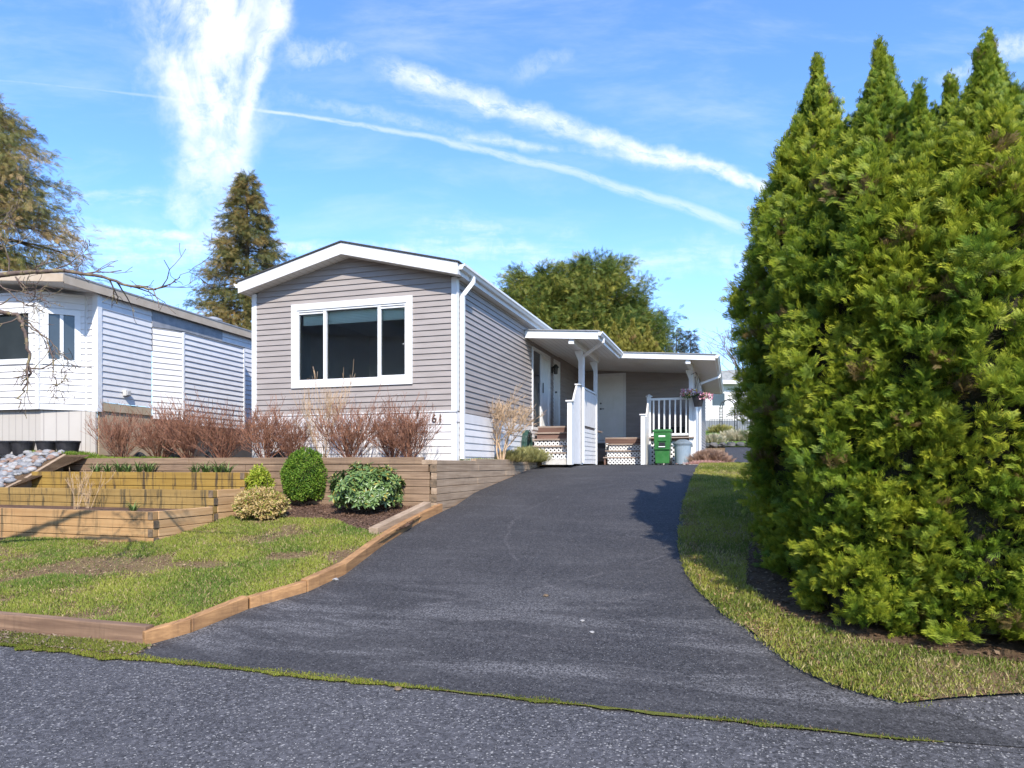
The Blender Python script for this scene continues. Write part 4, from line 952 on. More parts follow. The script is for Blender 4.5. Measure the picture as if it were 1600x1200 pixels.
# driveway edging timbers
TE = [(DL[i][0], DL[i][1]) for i in (1, 2, 3, 4, 5, 6, 7, 8)]
ed = Thing('timber_edging', 'curving low timber edging between the lawn and the driveway', 'edging', (TE[3][0], TE[3][1], H(TE[3][1])))
for k, (a, b) in enumerate(zip(TE, TE[1:])):
    d = Vector((b[0] - a[0], b[1] - a[1])); L = d.length; d /= L; nrm = Vector((-d.y, d.x)); 
    if nrm.x > 0: nrm = -nrm
    pts = []
    za, zb = H(a[1]), H(b[1]); jr = random.Random(k + 5); a = (a[0] + d.x * .006, a[1] + d.y * .006); b = (b[0] - d.x * .006, b[1] - d.y * .006)
    j = jr.uniform(-.012, .012); a = (a[0] + nrm.x * j, a[1] + nrm.y * j); b = (b[0] + nrm.x * j, b[1] + nrm.y * j); jz = jr.uniform(-.012, .008)
    for zz in (0, 1):
        for (q_, z_, o_) in ((a, za, 0), (b, zb, 0), (b, zb, .10), (a, za, .10)):
            pts.append((q_[0] + nrm.x * o_, q_[1] + nrm.y * o_, z_ - .05 + zz * (.05 + .115 + jz)))
    pts = [Vector(p) for p in pts]
    ed.part('timber', MB().hexa(pts), 'edging_v', bevel=.008)
ef = Thing('timber_edging', 'dark weathered timber laid along the road edge of the left lawn', 'edging', (-8, DL[1][1], -1.5))
r_ = random.Random(8); u = DL[1][0] - .02
while u > -15:
    L = r_.uniform(1.7, 2.4); ef.part('timber', MB().box((u - L + .008, DL[1][1] + .02 + r_.uniform(-.01, .01), -1.56), (u, DL[1][1] + .13, -1.36 + r_.uniform(-.008, .004))), 'edging_u', bevel=.01); u -= L
a = g2(583, 838, LH); b = g2(668, 796, LH)
za, zb = H(a[1]) + LH, H(b[1]) + LH
single('loose_timber', MB().beam((a[0], a[1], za + .05), (b[0], b[1], zb + .06), .13, .115), 'oldwood_v', 'short mossy grey timber lying in the bed below the rhododendron', 'timber', (a[0], a[1], za), bevel=.008)

# ------------------------------------------------------------------ foliage machinery
def np_mesh(name, V, Fc, m, col=None):
    """V (n,3), Fc (k,4) or (k,3)"""
    me = bpy.data.meshes.new(name); n = Fc.shape[1]
    me.vertices.add(len(V)); me.vertices.foreach_set('co', V.astype(np.float32).ravel())
    me.loops.add(Fc.size); me.loops.foreach_set('vertex_index', Fc.astype(np.int32).ravel())
    me.polygons.add(len(Fc)); me.polygons.foreach_set('loop_start', np.arange(0, Fc.size, n, dtype=np.int32))
    try: me.polygons.foreach_set('loop_total', np.full(len(Fc), n, dtype=np.int32))
    except Exception: pass
    if col is not None:
        at = me.color_attributes.new('Col', 'FLOAT_COLOR', 'POINT')
        at.data.foreach_set('color', np.concatenate([col, np.ones((len(col), 1))], 1).astype(np.float32).ravel())
    me.materials.append(MT[m] if isinstance(m, str) else m); me.update(calc_edges=True); return me
def unit(a): return a / np.maximum(np.linalg.norm(a, axis=-1, keepdims=True), 1e-9)
def scatter(T, TF, pos, d, nrm, L, Wd, col, tip=None, curl=0.0):
    """place template T (k,3: along, side, up) at each pos. returns V, F, C"""
    d = unit(d); sd = unit(np.cross(nrm, d)); up = np.cross(d, sd)
    x = T[None, :, 0:1] * L[:, None, None]; y = T[None, :, 1:2] * Wd[:, None, None]; z = T[None, :, 2:3] * L[:, None, None]
    V = pos[:, None, :] + x * d[:, None, :] + y * sd[:, None, :] + z * up[:, None, :]
    k = len(T); Fc = (TF[None] + (np.arange(len(pos)) * k)[:, None, None]).reshape(-1, TF.shape[1])
    C = np.repeat(col[:, None, :], k, 1)
    if tip is not None:
        t = np.clip(T[None, :, 0:1], 0, 1) ** 1.5; C = C * (1 - t) + tip[:, None, :] * t
    return V.reshape(-1, 3), Fc, C.reshape(-1, 3)
def spray_template(n=7, sub=True):
    """flat scale-leaf spray: quads (diamonds) along a stem"""
    vs = []; fs = []
    def dia(p, a, l, w, z):
        c, s = math.cos(a), math.sin(a); b = len(vs)
        for (x, y) in ((0, 0), (l * .55, w), (l, 0), (l * .55, -w)):
            X, Y = p[0] + x * c - y * s, p[1] + x * s + y * c
            vs.append((X, Y, z - .35 * X * X))
        fs.append((b, b + 3, b + 2, b + 1))
    dia((0, 0), 0, 1.0, .035, 0)
    r = random.Random(2)
    for k in range(n):
        t = .12 + .8 * k / n
        for s in (-1, 1):
            l = (.55 * (1 - t) + .16) * r.uniform(.8, 1.15); a = s * R(38 + r.uniform(-8, 8))
            dia((t, 0), a, l, .036, r.uniform(-.02, .06))
            if sub and l > .25:
                for q_ in (.5,):
                    p = (t + l * q_ * math.cos(a), l * q_ * math.sin(a)); dia(p, a - s * R(30), l * .45, .027, r.uniform(-.03, .07))
    return np.array(vs), np.array(fs)
SPT, SPF = spray_template(5)
SPT2, SPF2 = spray_template(4, False)
LFT = np.array([(0, 0, 0), (.35, .5, .02), (1, 0, -.06), (.35, -.5, .02)]); LFF = np.array([(0, 3, 2, 1)])
def segs_mesh(name, S, m, sides=3):
    """S: list of (p0, p1, r0, r1) -> tapered twigs"""
    P0 = np.array([s[0] for s in S]); P1 = np.array([s[1] for s in S]); r0 = np.array([s[2] for s in S]); r1 = np.array([s[3] for s in S])
    d = unit(P1 - P0); ref = np.where(np.abs(d[:, 2:3]) < .9, np.array([[0, 0, 1.]]), np.array([[1., 0, 0]]))
    a = unit(np.cross(d, ref)); b = np.cross(d, a); n = sides
    V = []
    for P_, r in ((P0, r0), (P1, r1)):
        for k in range(n):
            t = 2 * PI * k / n; V.append(P_ + (a * math.cos(t) + b * math.sin(t)) * r[:, None])
    V = np.stack(V, 1).reshape(-1, 3)
    tf = np.array([(k, (k + 1) % n, (k + 1) % n + n, k + n) for k in range(n)])
    Fc = (tf[None] + (np.arange(len(S)) * 2 * n)[:, None, None]).reshape(-1, 4)
    return np_mesh(name, V, Fc, m)
def grow(r, p, d, L, rad, depth, S, spread=.5, up=.1, kids=(2, 4), ratio=.7, nseg=3, wander=.18, minr=.0012):
    p = np.array(p, float); d = np.array(d, float); d /= np.linalg.norm(d); q = p; rr_ = rad
    pts = []
    for k in range(nseg):
        d = d + np.array([r.gauss(0, wander), r.gauss(0, wander), r.gauss(0, wander) + up]); d /= np.linalg.norm(d)
        q2 = q + d * L / nseg; r2 = max(minr, rr_ * (.55 ** (1 / nseg))); S.append((q, q2, rr_, r2)); q, rr_ = q2, r2; pts.append((q, d.copy(), rr_))
    if depth > 0:
        for _ in range(r.randint(*kids)):
            q_, d_, rc = pts[r.randint(max(0, nseg - 3), nseg - 1)]
            nd = d_ + np.array([r.gauss(0, spread), r.gauss(0, spread), r.gauss(0, spread * .6)])
            grow(r, q_, nd, L * ratio * r.uniform(.75, 1.2), max(minr, rc * .72), depth - 1, S, spread, up, kids, ratio, nseg, wander, minr)
def tree_thing(name, label, cat, parts, loc, rz=0, scale=1, group=None):
    e = bpy.data.objects.new(name, None); COL.objects.link(e); e.location = loc; e.rotation_euler = (0, 0, rz)
    e.scale = scale if hasattr(scale, '__len__') else (scale,) * 3; e.empty_display_size = .2
    tag(e, label, cat, group)
    for pn, me in parts:
        o = bpy.data.objects.new(pn, me); COL.objects.link(o); o.parent = e
    return e

# --- arborvitae (hedge trees)
def arborvitae(seed, leaders, nclus, pal, dens=24, size=.09):
    g = np.random.default_rng(seed)
    prof_h = np.array([0, .05, .2, .45, .62, .78, .9, .97, 1.0]); prof_r = np.array([.74, .82, .90, 1.0, .94, .62, .25, .05, .0])
    C, Nn, Sz = [], [], []
    tot = sum(l[2] * l[3] for l in leaders)
    for (lx, ly, h, rad) in leaders:
        n = int(nclus * h * rad / tot); ii = np.arange(n); t = ((ii + .5) / n) ** .85; a = (ii * 2.39996 + g.normal(0, .12, n)) % (2 * PI); t = np.clip(t + g.normal(0, .006, n), 0, 1)
        rr_ = rad * np.interp(t, prof_h, prof_r)
        lob = 1 + .13 * np.sin(5 * a + t * 9 + seed) + .09 * np.sin(9 * a - t * 23) + .07 * np.sin(t * 37 + 3 * a)
        rr_ = rr_ * lob
        c = np.stack([lx * np.minimum(1, t * 1.6 + .2) + rr_ * np.cos(a), ly * np.minimum(1, t * 1.6 + .2) + rr_ * np.sin(a), .04 + t * h], 1)
        sl = np.clip((t - .45) * 1.0, 0, 1) * .8
        nn = unit(np.stack([np.cos(a), np.sin(a), .15 + sl], 1)); C.append(c); Nn.append(nn); Sz.append(np.interp(t, [0, .80, .92, 1], [1, 1, .62, .5]))
    C = np.concatenate(C); Nn = np.concatenate(Nn); Sz = np.concatenate(Sz)
    keep = np.ones(len(C), bool)
    for (lx, ly, h, rad) in leaders:      # drop clusters buried inside another leader
        t = np.clip(C[:, 2] / h, 0, 1); k_ = np.minimum(1, t * 1.6 + .2)
        dist = np.hypot(C[:, 0] - lx * k_, C[:, 1] - ly * k_); keep &= ~((dist < rad * np.interp(C[:, 2] / h, prof_h, prof_r, right=0) * .78))
    C, Nn, Sz = C[keep], Nn[keep], Sz[keep]; n = len(C)
    push = g.normal(0, .032, n) * Sz
    hue = np.clip(.47 + .34 * np.sin(C[:, 2] * 3.1 + seed) * np.cos(C[:, 0] * 4 + C[:, 1] * 5) + g.normal(0, .22, n), 0, 1)
    m_ = dens; idx = np.repeat(np.arange(n), m_)
    sw = Sz[idx][:, None]; off = g.normal(0, size * .33, (len(idx), 3)) * sw ** 2 + np.array([0, 0, .10]) * (1 - sw) * g.normal(0, 1, (len(idx), 1)); 
    pos = C[idx] + off + Nn[idx] * (push[idx] - (.06 + g.random(len(idx)) * .11) * Sz[idx] ** 2)[:, None]
    d = Nn[idx] * .75 * sw ** 2 + g.normal(0, .42, (len(idx), 3)) * sw + np.array([0, 0, .5]) + np.array([0, 0, 1.6]) * (1 - sw)
    tang = np.cross(Nn[idx], [0, 0, 1.]) * g.normal(0, .7, (len(idx), 1)) + Nn[idx] * .6 + g.normal(0, .35, (len(idx), 3))
    L = size * (.7 + .6 * g.random(len(idx))) * Sz[idx]
    hh = np.clip(hue[idx] + g.normal(0, .10, len(idx)), 0, 1)[:, None]
    c0, c1, c2 = [np.array(x) for x in pal[:3]]
    col = c0 * (1 - hh) + c1 * hh; tip = c1 * (1 - hh) + c2 * hh
    brown = (g.random(n) < .035)[idx]; col[brown] = pal[3]; tip[brown] = pal[3]
    V, Fc, Cc = scatter(SPT, SPF, pos, d, tang, L, L * .8, col, tip)
    crown = np_mesh('crown', V, Fc, 'leaf', Cc)
    # inner dead wood
    mb = MB()
    for (lx, ly, h, rad) in leaders:
        prof = [(max(.02, rad * np.interp(t, prof_h, prof_r) * .66 * (1 if t < .9 else .3)), t * h * .93) for t in np.linspace(0.02, 1, 14)]
        b0 = len(mb.v); mb.lathe(prof, (0, 0), 12)
        for i in range(b0, len(mb.v)):
            x, y, z = mb.v[i]; k_ = min(1, z / h * 1.6 + .2); mb.v[i] = (x + lx * k_, y + ly * k_, z)
    core = bpy.data.meshes.new('inner_twigs'); core.from_pydata(mb.v, [], mb.f); core.materials.append(MT['coremat'])
    tr = bpy.data.meshes.new('trunk'); mb = MB()
    for (lx, ly, h, rad) in leaders: mb.tube([(lx * .1, ly * .1, -.1), (lx * .6, ly * .6, h * .3), (lx, ly, h * .9)], [.06, .045, .01], 7)
    tr.from_pydata(mb.v, [], mb.f); tr.materials.append(MT['bark'])
    return [('crown', crown), ('inner_twigs', core), ('trunk', tr)]
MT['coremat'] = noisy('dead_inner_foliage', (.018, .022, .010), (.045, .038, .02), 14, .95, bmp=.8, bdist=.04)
PAL = [(.055, .125, .014), (.20, .29, .022), (.52, .50, .045), (.20, .14, .05)]
varA = arborvitae(11, [(-.15, -.05, 4.75, .62), (.30, .10, 4.35, .50)], 2700, PAL)
varB = arborvitae(23, [(0, 0, 4.9, .66), (-.36, .15, 4.3, .45)], 2700, PAL)
varC = arborvitae(37, [(.1, 0, 4.6, .60), (-.3, -.12, 4.75, .5), (.35, .2, 4.2, .4)], 2900, PAL)
HG = 'arborvitae trees grown together as a tall hedge'
spots = [(.84, 7.35, 'A', 1.02, .5, 1.12, 'arborvitae at the left front corner of the tall hedge, shaded on its left side'),
         (1.14, 6.30, 'B', .93, 2.1, 1.14, 'arborvitae second from the left along the lit front of the hedge'),
         (1.70, 6.16, 'C', .885, .9, 1.16, 'arborvitae in the middle of the lit hedge front, topped by three tips'),
         (2.26, 6.06, 'B', .88, 4.0, 1.14, 'arborvitae at the far right of the hedge front, cut by the photo edge'),
         (1.08, 8.5, 'C', 1.0, 3.0, 1.1, 'arborvitae behind the left front corner of the hedge, dark green'),
         (1.10, 9.6, 'A', .93, 1.4, 1.0, 'rearmost arborvitae on the shaded left side of the hedge, beside the strip of lawn'),
         (1.50, 7.05, 'A', 1.0, 5.0, 1.1, 'arborvitae whose tip shows behind the hedge front, left of the middle'),
         (2.10, 6.95, 'B', .965, .2, 1.1, 'arborvitae whose tall tip shows behind the hedge front near the right edge'),
         (2.82, 6.1, 'C', .90, 2.4, 1.0, None), (3.5, 7.6, 'A', 1.05, 3.3, 1.1, None)]
first = {}
for (u, v, k, sc, rz, wd, lab) in spots:
    var = {'A': varA, 'B': varB, 'C': varC}[k]
    lab = lab or ('arborvitae beyond the right end of the hedge front' if v < 7 else 'arborvitae behind the right end of the hedge')
    loc = W(u, v, H(v) - .02)
    if k not in first: first[k] = tree_thing('arborvitae', lab, 'tree', var, loc, rz, (wd, wd, sc), HG)
    else: copy_tree(first[k], loc, rz, (wd, wd, sc), lab)

# --- conifers with limbs
def conifer(seed, h, rad, nb, pal, prof=None, droop=.25, size=.35, z0=.06, dens=26, gap=.0, tips=True, wdt=.5):
    g = np.random.default_rng(seed); rr_ = random.Random(seed); S = []; P_, D_, Hs = [], [], []
    prof = prof or (lambda t: (1 - t) ** .75 * (1 if t > .06 else .8))
    for i in range(nb):
        t = z0 + (1 - z0) * (i / nb) ** .9; z = t * h; a = i * 2.399 + g.normal(0, .3); L = rad * prof(t) * g.uniform(.72, 1.12) + .15
        if g.random() < gap: L *= .5
        p = np.array([0, 0, z]); pts = [p]
        for k in range(1, 6):
            s = k / 5; pts.append(np.array([math.cos(a) * L * s, math.sin(a) * L * s, z + L * (.10 * s - droop * s * s + .10 * s ** 3)]))
        for k in range(5): S.append((pts[k], pts[k + 1], .035 * L / 2 * (1 - k / 5) + .01, .035 * L / 2 * (1 - (k + 1) / 5) + .006))
        n = int(dens * (.5 + L)); s = .22 + .78 * g.random(n) ** .7; k = np.minimum(4, (s * 5).astype(int)); fr = s * 5 - k
        A0 = np.array(pts)[k]; A1 = np.array(pts)[np.minimum(k + 1, 5)]; q = A0 + (A1 - A0) * fr[:, None]
        side = g.normal(0, .13, (n, 3)) * (L * .8 + .3); side[:, 2] *= .35; q = q + side
        dr = np.array([math.cos(a), math.sin(a), 0]) * .9 + g.normal(0, .5, (n, 3)) + np.array([0, 0, -.25 if droop > .1 else .3])
        P_.append(q); D_.append(dr); Hs.append(np.full(n, g.normal(.5, .2)))
    pos = np.concatenate(P_); d = np.concatenate(D_); hh = np.clip(np.concatenate(Hs) + g.normal(0, .22, len(pos)), 0, 1)[:, None]
    c0, c1, c2 = [np.array(x) for x in pal]
    col = np.where(hh < .5, c0 + (c1 - c0) * hh * 2, c1 + (c2 - c1) * (hh - .5) * 2)
    L = size * (.6 + .7 * g.random(len(pos)))
    V, Fc, C = scatter(SPT2, SPF2, pos, d, g.normal(0, 1, (len(pos), 3)) + np.array([0, 0, 1.2]), L, L * wdt, col)
    crown = np_mesh('crown', V, Fc, 'leaf', C); limbs = segs_mesh('limbs', S, 'bark', 4)
    tr = bpy.data.meshes.new('trunk'); mb = MB().tube([(0, 0, -.3), (0, 0, h * .5), (0, 0, h * .99)], [h * .022, h * .012, .012], 8); tr.from_pydata(mb.v, [], mb.f); tr.materials.append(MT['bark'])
    return [('trunk', tr), ('limbs', limbs), ('crown', crown)]
def at(px, D, z): return Vector(((px - 800) / F * D, D, z))
BRN = [(.08, .11, .04), (.21, .19, .06), (.38, .25, .09)]
tree_thing('conifer', 'tall brownish cedar rising between the two mobile homes', 'tree',
           conifer(5, 14.2, 4.3, 230, BRN, prof=lambda t: (1 - t) ** .80 * 1.0, droop=.30, size=.36, dens=62), at(386, 35, .4))
OLV = [(.13, .15, .045), (.30, .26, .085), (.44, .29, .13)]
tree_thing('conifer', 'broad olive cedar with hanging cones at the left edge, behind the white home', 'tree',
           conifer(9, 13.6, 4.6, 190, OLV, prof=lambda t: (1 - t ** 2.2) ** .7, droop=.38, size=.38, dens=52), at(-48, 25, .3))
GRN = [(.06, .11, .025), (.17, .21, .04), (.40, .36, .07)]
def dome(t): return math.sqrt(max(0, 1 - (max(0, t - .25) / .76) ** 2.4)) * (1 if t > .1 else .8)
bigp = conifer(14, 10.2, 3.7, 190, GRN, prof=dome, droop=-.22, size=.42, dens=66, gap=.3)
t1 = tree_thing('cypress', 'left dome of the large feathery evergreen behind the long roof', 'tree', bigp, at(850, 40, .6), 0, (1.05, 1.05, 1.0), 'large evergreens behind the roof')
copy_tree(t1, at(930, 40, .6), 2.0, (.98, .98, 1.06), 'right and tallest dome of the large feathery evergreen behind the porch roof')
copy_tree(t1, at(985, 41, .6), 4.0, (.62, .62, .86), 'narrow evergreen shoulder at the right side of the large evergreens')
copy_tree(t1, at(800, 43, .6), 3.1, (.7, .7, .93), 'lower evergreen just showing over the eave left of the large evergreens')
YEL = [(.10, .12, .02), (.22, .21, .035), (.38, .32, .06), (.3, .2, .07)]
varY = arborvitae(51, [(0, 0, 6.2, .85)], 600, YEL, dens=11, size=.27)
y0 = None
for i, (px, h) in enumerate(((932, 1.0), (960, .99), (988, 1.02), (1012, .97))):
    lab = 'yellow-green columnar cedar above the porch roof, %s of four in a row' % ('first from the left', 'second from the left', 'third from the left', 'rightmost')[i]
    if y0 is None: y0 = tree_thing('columnar_cedar', lab, 'tree', varY, at(px, 33, .4), i * 1.3, (1, 1, h), 'yellow-green cedars behind the porch')
    else: copy_tree(y0, at(px, 33, .4), i * 1.3, (1, 1, h), lab)
FIR = [(.030, .050, .035), (.05, .075, .05), (.10, .085, .065)]
firp = conifer(31, 17, 3.6, 90, FIR, droop=.25, size=.9, dens=16, prof=lambda t: (1 - t) ** .9)
f0 = tree_thing('fir_tree', 'small distant fir on the skyline, middle one of three above the porch roof', 'tree', firp, at(1057, 90, 2.2), 0, (.9, .9, .92), 'distant firs on the skyline')
copy_tree(f0, at(1079, 90, 2.2), 2, (.95, .95, .90), 'small distant fir on the skyline, right one with brownish crown')
copy_tree(f0, at(1034, 80, 2.2), 4, (.8, .8, .92), 'small distant fir on the skyline, left one half behind the yellow-green cedars')
# bare tree by the hedge
S = []; r = random.Random(12)
S.append((np.array([0, 0, 0.]), np.array([0, 0, 2.2]), .13, .10))
for _ in range(7): grow(r, (0, 0, r.uniform(1.6, 2.2)), (r.gauss(0, .8), r.gauss(0, .5), 1.1), 2.3, .06, 4, S, .42, .05, (2, 3), .72, 3, .12, .008)
tree_thing('bare_tree', 'leafless tree with pale pinkish twigs just left of the tall hedge', 'tree', [('branches', segs_mesh('branches', S, 'greytwig', 4))], at(1176, 36, 1.0), 0, (1.15, 1.15, 1.15))

# --- bare red shrubs in a row
def twig_shrub(seed, n, h, spread, mat, depth=3, rad=.006, ratio=.62, lean=.45, kids=(2, 3)):
    r = random.Random(seed); S = []
    for _ in range(n):
        a = r.uniform(0, 2 * PI); q = r.uniform(0, .06); t = abs(r.gauss(0, lean))
        t = min(t, 1.3); grow(r, (q * math.cos(a), q * math.sin(a), 0), (math.cos(a) * t, math.sin(a) * t * .8, 1), h * r.uniform(.38, .55), rad * r.uniform(.7, 1.2), depth, S, spread, .12, kids, ratio, 3, .10, .0025)
    return [('branches', segs_mesh('branches', S, mat))]
sv_ = [twig_shrub(s, 44, .92, .38, 'redtwig', 3, .0065, .66, .95, (2, 4)) for s in (1, 2, 3, 4)]
rows = [(190, 10.35, 0, 1.02, 'round red-brown leafless shrub, first from the left below the white home'),
        (248, 10.4, 1, 1.0, 'red-brown leafless shrub, second from the left in the row'),
        (296, 10.35, 2, 1.08, 'red-brown leafless shrub, third from the left in the row'),
        (346, 10.4, 3, 1.05, 'red-brown leafless shrub at the left corner of the taupe home'),
        (414, 10.35, 0, 1.05, 'red-brown leafless shrub under the left edge of the big window'),
        (455, 10.45, 1, .85, 'small sparse leafless shrub behind the round boxwood'),
        (548, 10.3, 3, 1.06, 'red-brown leafless shrub behind and right of the round boxwood'),
        (612, 10.45, 1, .98, 'thin red-brown leafless shrub above the rhododendron'),
        (638, 10.3, 0, .97, 'dense red-brown leafless shrub next to the house number, last in the row')]
sf_ = {}
RG = 'leafless shrubs in a row along the timber wall'
for i, (px, v, k, sc, lab) in enumerate(rows):
    a_ = (px - 800) / F; D = v / (CT + ST * a_); loc = Vector((a_ * D, D, .05))
    if k not in sf_: sf_[k] = tree_thing('leafless_shrub', lab, 'shrub', sv_[k], loc, i * 1.1, (sc * 1.05, sc * 1.05, sc), RG)
    else: copy_tree(sf_[k], loc, i * 1.1, (sc * 1.05, sc * 1.05, sc), lab)
def ploc(px, v, z): a_ = (px - 800) / F; D = v / (CT + ST * a_); return Vector((a_ * D, D, z))
tree_thing('leafless_shrub', 'taller tan leafless shrub reaching the sill of the big window', 'shrub', twig_shrub(21, 20, 1.40, .24, 'tantwig', 3, .005, .66, .32), ploc(505, 10.55, .05), 0, 1, RG)
# tan small tree by the side wall
S = []; r = random.Random(77)
for (dx, dy, l) in ((-.30, .05, .62), (.02, .0, .6), (.38, .1, .62), (.22, -.05, .5), (-.12, .06, .55)):
    grow(r, (dx * .12, dy * .3, 0), (dx * .75, dy, 1), l, .018, 4, S, .50, .10, (3, 4), .68, 3, .12, .0026)
tree_thing('leafless_shrub', 'tan many-stemmed bare shrub against the side wall of the taupe home', 'shrub', [('branches', segs_mesh('branches', S, 'tantwig', 4))], W(-4.34, 13.0, .05), R(15), (1.25, 1.25, 1.12))
# twigs standing in the front raised bed
for i, (px, v, sc) in enumerate(((118, 7.9, .95), (138, 8.05, .9))):
    tree_thing('bare_rose', ('pale bare stems in the front raised bed, left clump', 'pale bare stems in the front raised bed, right clump')[i], 'shrub', twig_shrub(60 + i, 6, .75, .22, 'tantwig', 2, .006, .62, .22), ploc(px, v, -.66), 0, sc)

# --- leafy mounds
def mound(seed, rx, ry, rz, n, leaf, cols, lw=.55, base=True, droop=.0, mat='leaf', lump=.1, orient=.8, thick=.16):
    g = np.random.default_rng(seed); a = g.random(n) * 2 * PI; t = np.arccos(1 - g.random(n) * 1.75)
    nn = np.stack([np.sin(t) * np.cos(a), np.sin(t) * np.sin(a), np.cos(t)], 1)
    lo = 1 + lump * (np.sin(4 * a + 5 * t + seed) * np.sin(3 * t + 1) + .7 * np.sin(9 * a - 7 * t)) - np.abs(g.normal(0, thick, n))
    pos = nn * np.array([rx, ry, rz]) * lo[:, None]; pos[:, 2] += rz * .98
    pos[:, 2] = np.maximum(pos[:, 2], .01)
    d = nn * orient + g.normal(0, .6, (n, 3)) + np.array([0, 0, -droop]); nr = nn + g.normal(0, .55, (n, 3)) + np.array([0, 0, .4])
    w_ = g.random((n, 1)); cl = np.clip(.5 + .35 * np.sin(6 * a + 8 * t)[:, None] + g.normal(0, .25, (n, 1)), 0, 1)
    cols = [np.array(c) for c in cols]; col = cols[0] + (cols[1] - cols[0]) * cl; pick = g.random(n) < .18; col[pick] = cols[2]
    L = leaf * (.7 + .6 * g.random(n)); V, Fc, C = scatter(LFT, LFF, pos, d, nr, L, L * lw, col)
    me = np_mesh('leaves', V, Fc, mat, C)
    mb = MB().blob((0, 0, rz * .85), (rx * .72, ry * .72, rz * .72), seed, .06, 14, 9); tw_ = bpy.data.meshes.new('inner_twigs'); tw_.from_pydata(mb.v, [], mb.f); tw_.materials.append(MT['coremat'])
    S = []; r = random.Random(seed)
    for _ in range(5): grow(r, (r.gauss(0, .03), r.gauss(0, .03), -.02), (r.gauss(0, .5), r.gauss(0, .5), 1), rz * 1.0, .014, 1, S, .5, .0)
    return [('leaves', me), ('inner_twigs', tw_), ('stems', segs_mesh('stems', S, 'bark', 4))]
def gl(px, py, off=LH): u, v = g2(px, py, off); return W(u, v, H(v) + off)
tree_thing('boxwood', 'clipped bright green round boxwood in front of the timber wall', 'shrub', mound(3, .36, .34, .45, 15000, .030, [(.07, .15, .018), (.17, .29, .03), (.28, .38, .05)], lump=.05, thick=.09), gl(478, 790))
# rhododendron: whorls of long leaves
def rhodo(seed, rx, ry, rz, nw):
    g = np.random.default_rng(seed); a = g.random(nw) * 2 * PI; t = np.arccos(1 - g.random(nw) * 1.6)
    nn = np.stack([np.sin(t) * np.cos(a), np.sin(t) * np.sin(a), np.cos(t)], 1); rr_ = (1 + .12 * np.sin(5 * a + 4 * t) - np.abs(g.normal(0, .16, nw)))[:, None]
    c = nn * np.array([rx, ry, rz]) * rr_; c[:, 2] += rz * .95; ax = unit(nn + np.array([0, 0, .5]) + g.normal(0, .25, (nw, 3)))
    k = 9; idx = np.repeat(np.arange(nw), k); ph = np.tile(np.arange(k) * 2 * PI / k, nw) + g.random(nw)[idx] * 6 + g.normal(0, .2, nw * k)
    e1 = unit(np.cross(ax, [.3, .2, 1.])); e2 = np.cross(ax, e1)
    rad_ = e1[idx] * np.cos(ph)[:, None] + e2[idx] * np.sin(ph)[:, None]
    d = rad_ + ax[idx] * g.normal(.1, .3, (nw * k, 1)) + np.array([0, 0, -.15]); L = .085 * (.7 + .55 * g.random(nw * k))
    T = np.array([(0, 0, 0), (.3, .5, .05), (.75, .42, .02), (1, 0, -.12), (.75, -.42, .02), (.3, -.5, .05)]); TF = np.array([(0, 5, 2, 1), (5, 4, 3, 2)])
    TF = np.array([(0, 5, 4, 1), (1, 4, 3, 2)])
    T2 = np.array([(0, 0, 0), (.4, .5, .04), (1, 0, -.12), (.4, -.5, .04), (0, 0, 0), (0, 0, 0)])
    T = np.array([(0, 0, 0), (.35, .5, .05), (.8, .36, .0), (1, 0, -.1), (.8, -.36, .0), (.35, -.5, .05)]); TF = np.array([(0, 5, 4, 3), (0, 3, 2, 1)])
    pc = g.random((nw * k, 1)); col = np.array((.07, .13, .04)) * (1 - pc) + np.array((.19, .28, .08)) * pc
    yl = g.random(nw * k) < .09; col[yl] = (.33, .29, .06)
    V, Fc, C = scatter(T, TF, c[idx], d, ax[idx] + g.normal(0, .25, (nw * k, 3)), L, L * .36, col)
    V2, F2, C2 = scatter(LFT, LFF, c, ax, g.normal(0, 1, (nw, 3)), np.full(nw, .045), np.full(nw, .02), np.tile((.42, .36, .12), (nw, 1)))
    me = np_mesh('leaves', np.concatenate([V, V2]), np.concatenate([Fc, F2 + len(V)]), 'glossleaf', np.concatenate([C, C2]))
    S = []; r = random.Random(seed)
    for i in range(0, nw, 3):
        p0 = np.array([r.gauss(0, .04), r.gauss(0, .04), 0]); mid = c[i] * .5 + np.array([0, 0, -.05]); S.append((p0, mid, .012, .007)); S.append((mid, c[i], .007, .004))
    return [('leaves', me), ('stems', segs_mesh('stems', S, 'bark', 4))]
tree_thing('rhododendron', 'wide rhododendron with long glossy leaves and yellowish buds', 'shrub', rhodo(8, .52, .42, .36, 420), gl(574, 800))
tree_thing('euonymus', 'low spreading euonymus with cream and pinkish variegated leaves', 'shrub', mound(13, .38, .24, .22, 8000, .042, [(.50, .36, .14), (.72, .56, .28), (.30, .36, .06)], lump=.12), gl(408, 812))
tree_thing('euonymus', 'upright lime-green euonymus clump above the variegated one', 'shrub', mound(15, .19, .19, .33, 6000, .036, [(.24, .32, .03), (.42, .48, .05), (.55, .52, .10)], lump=.14), gl(405, 797))
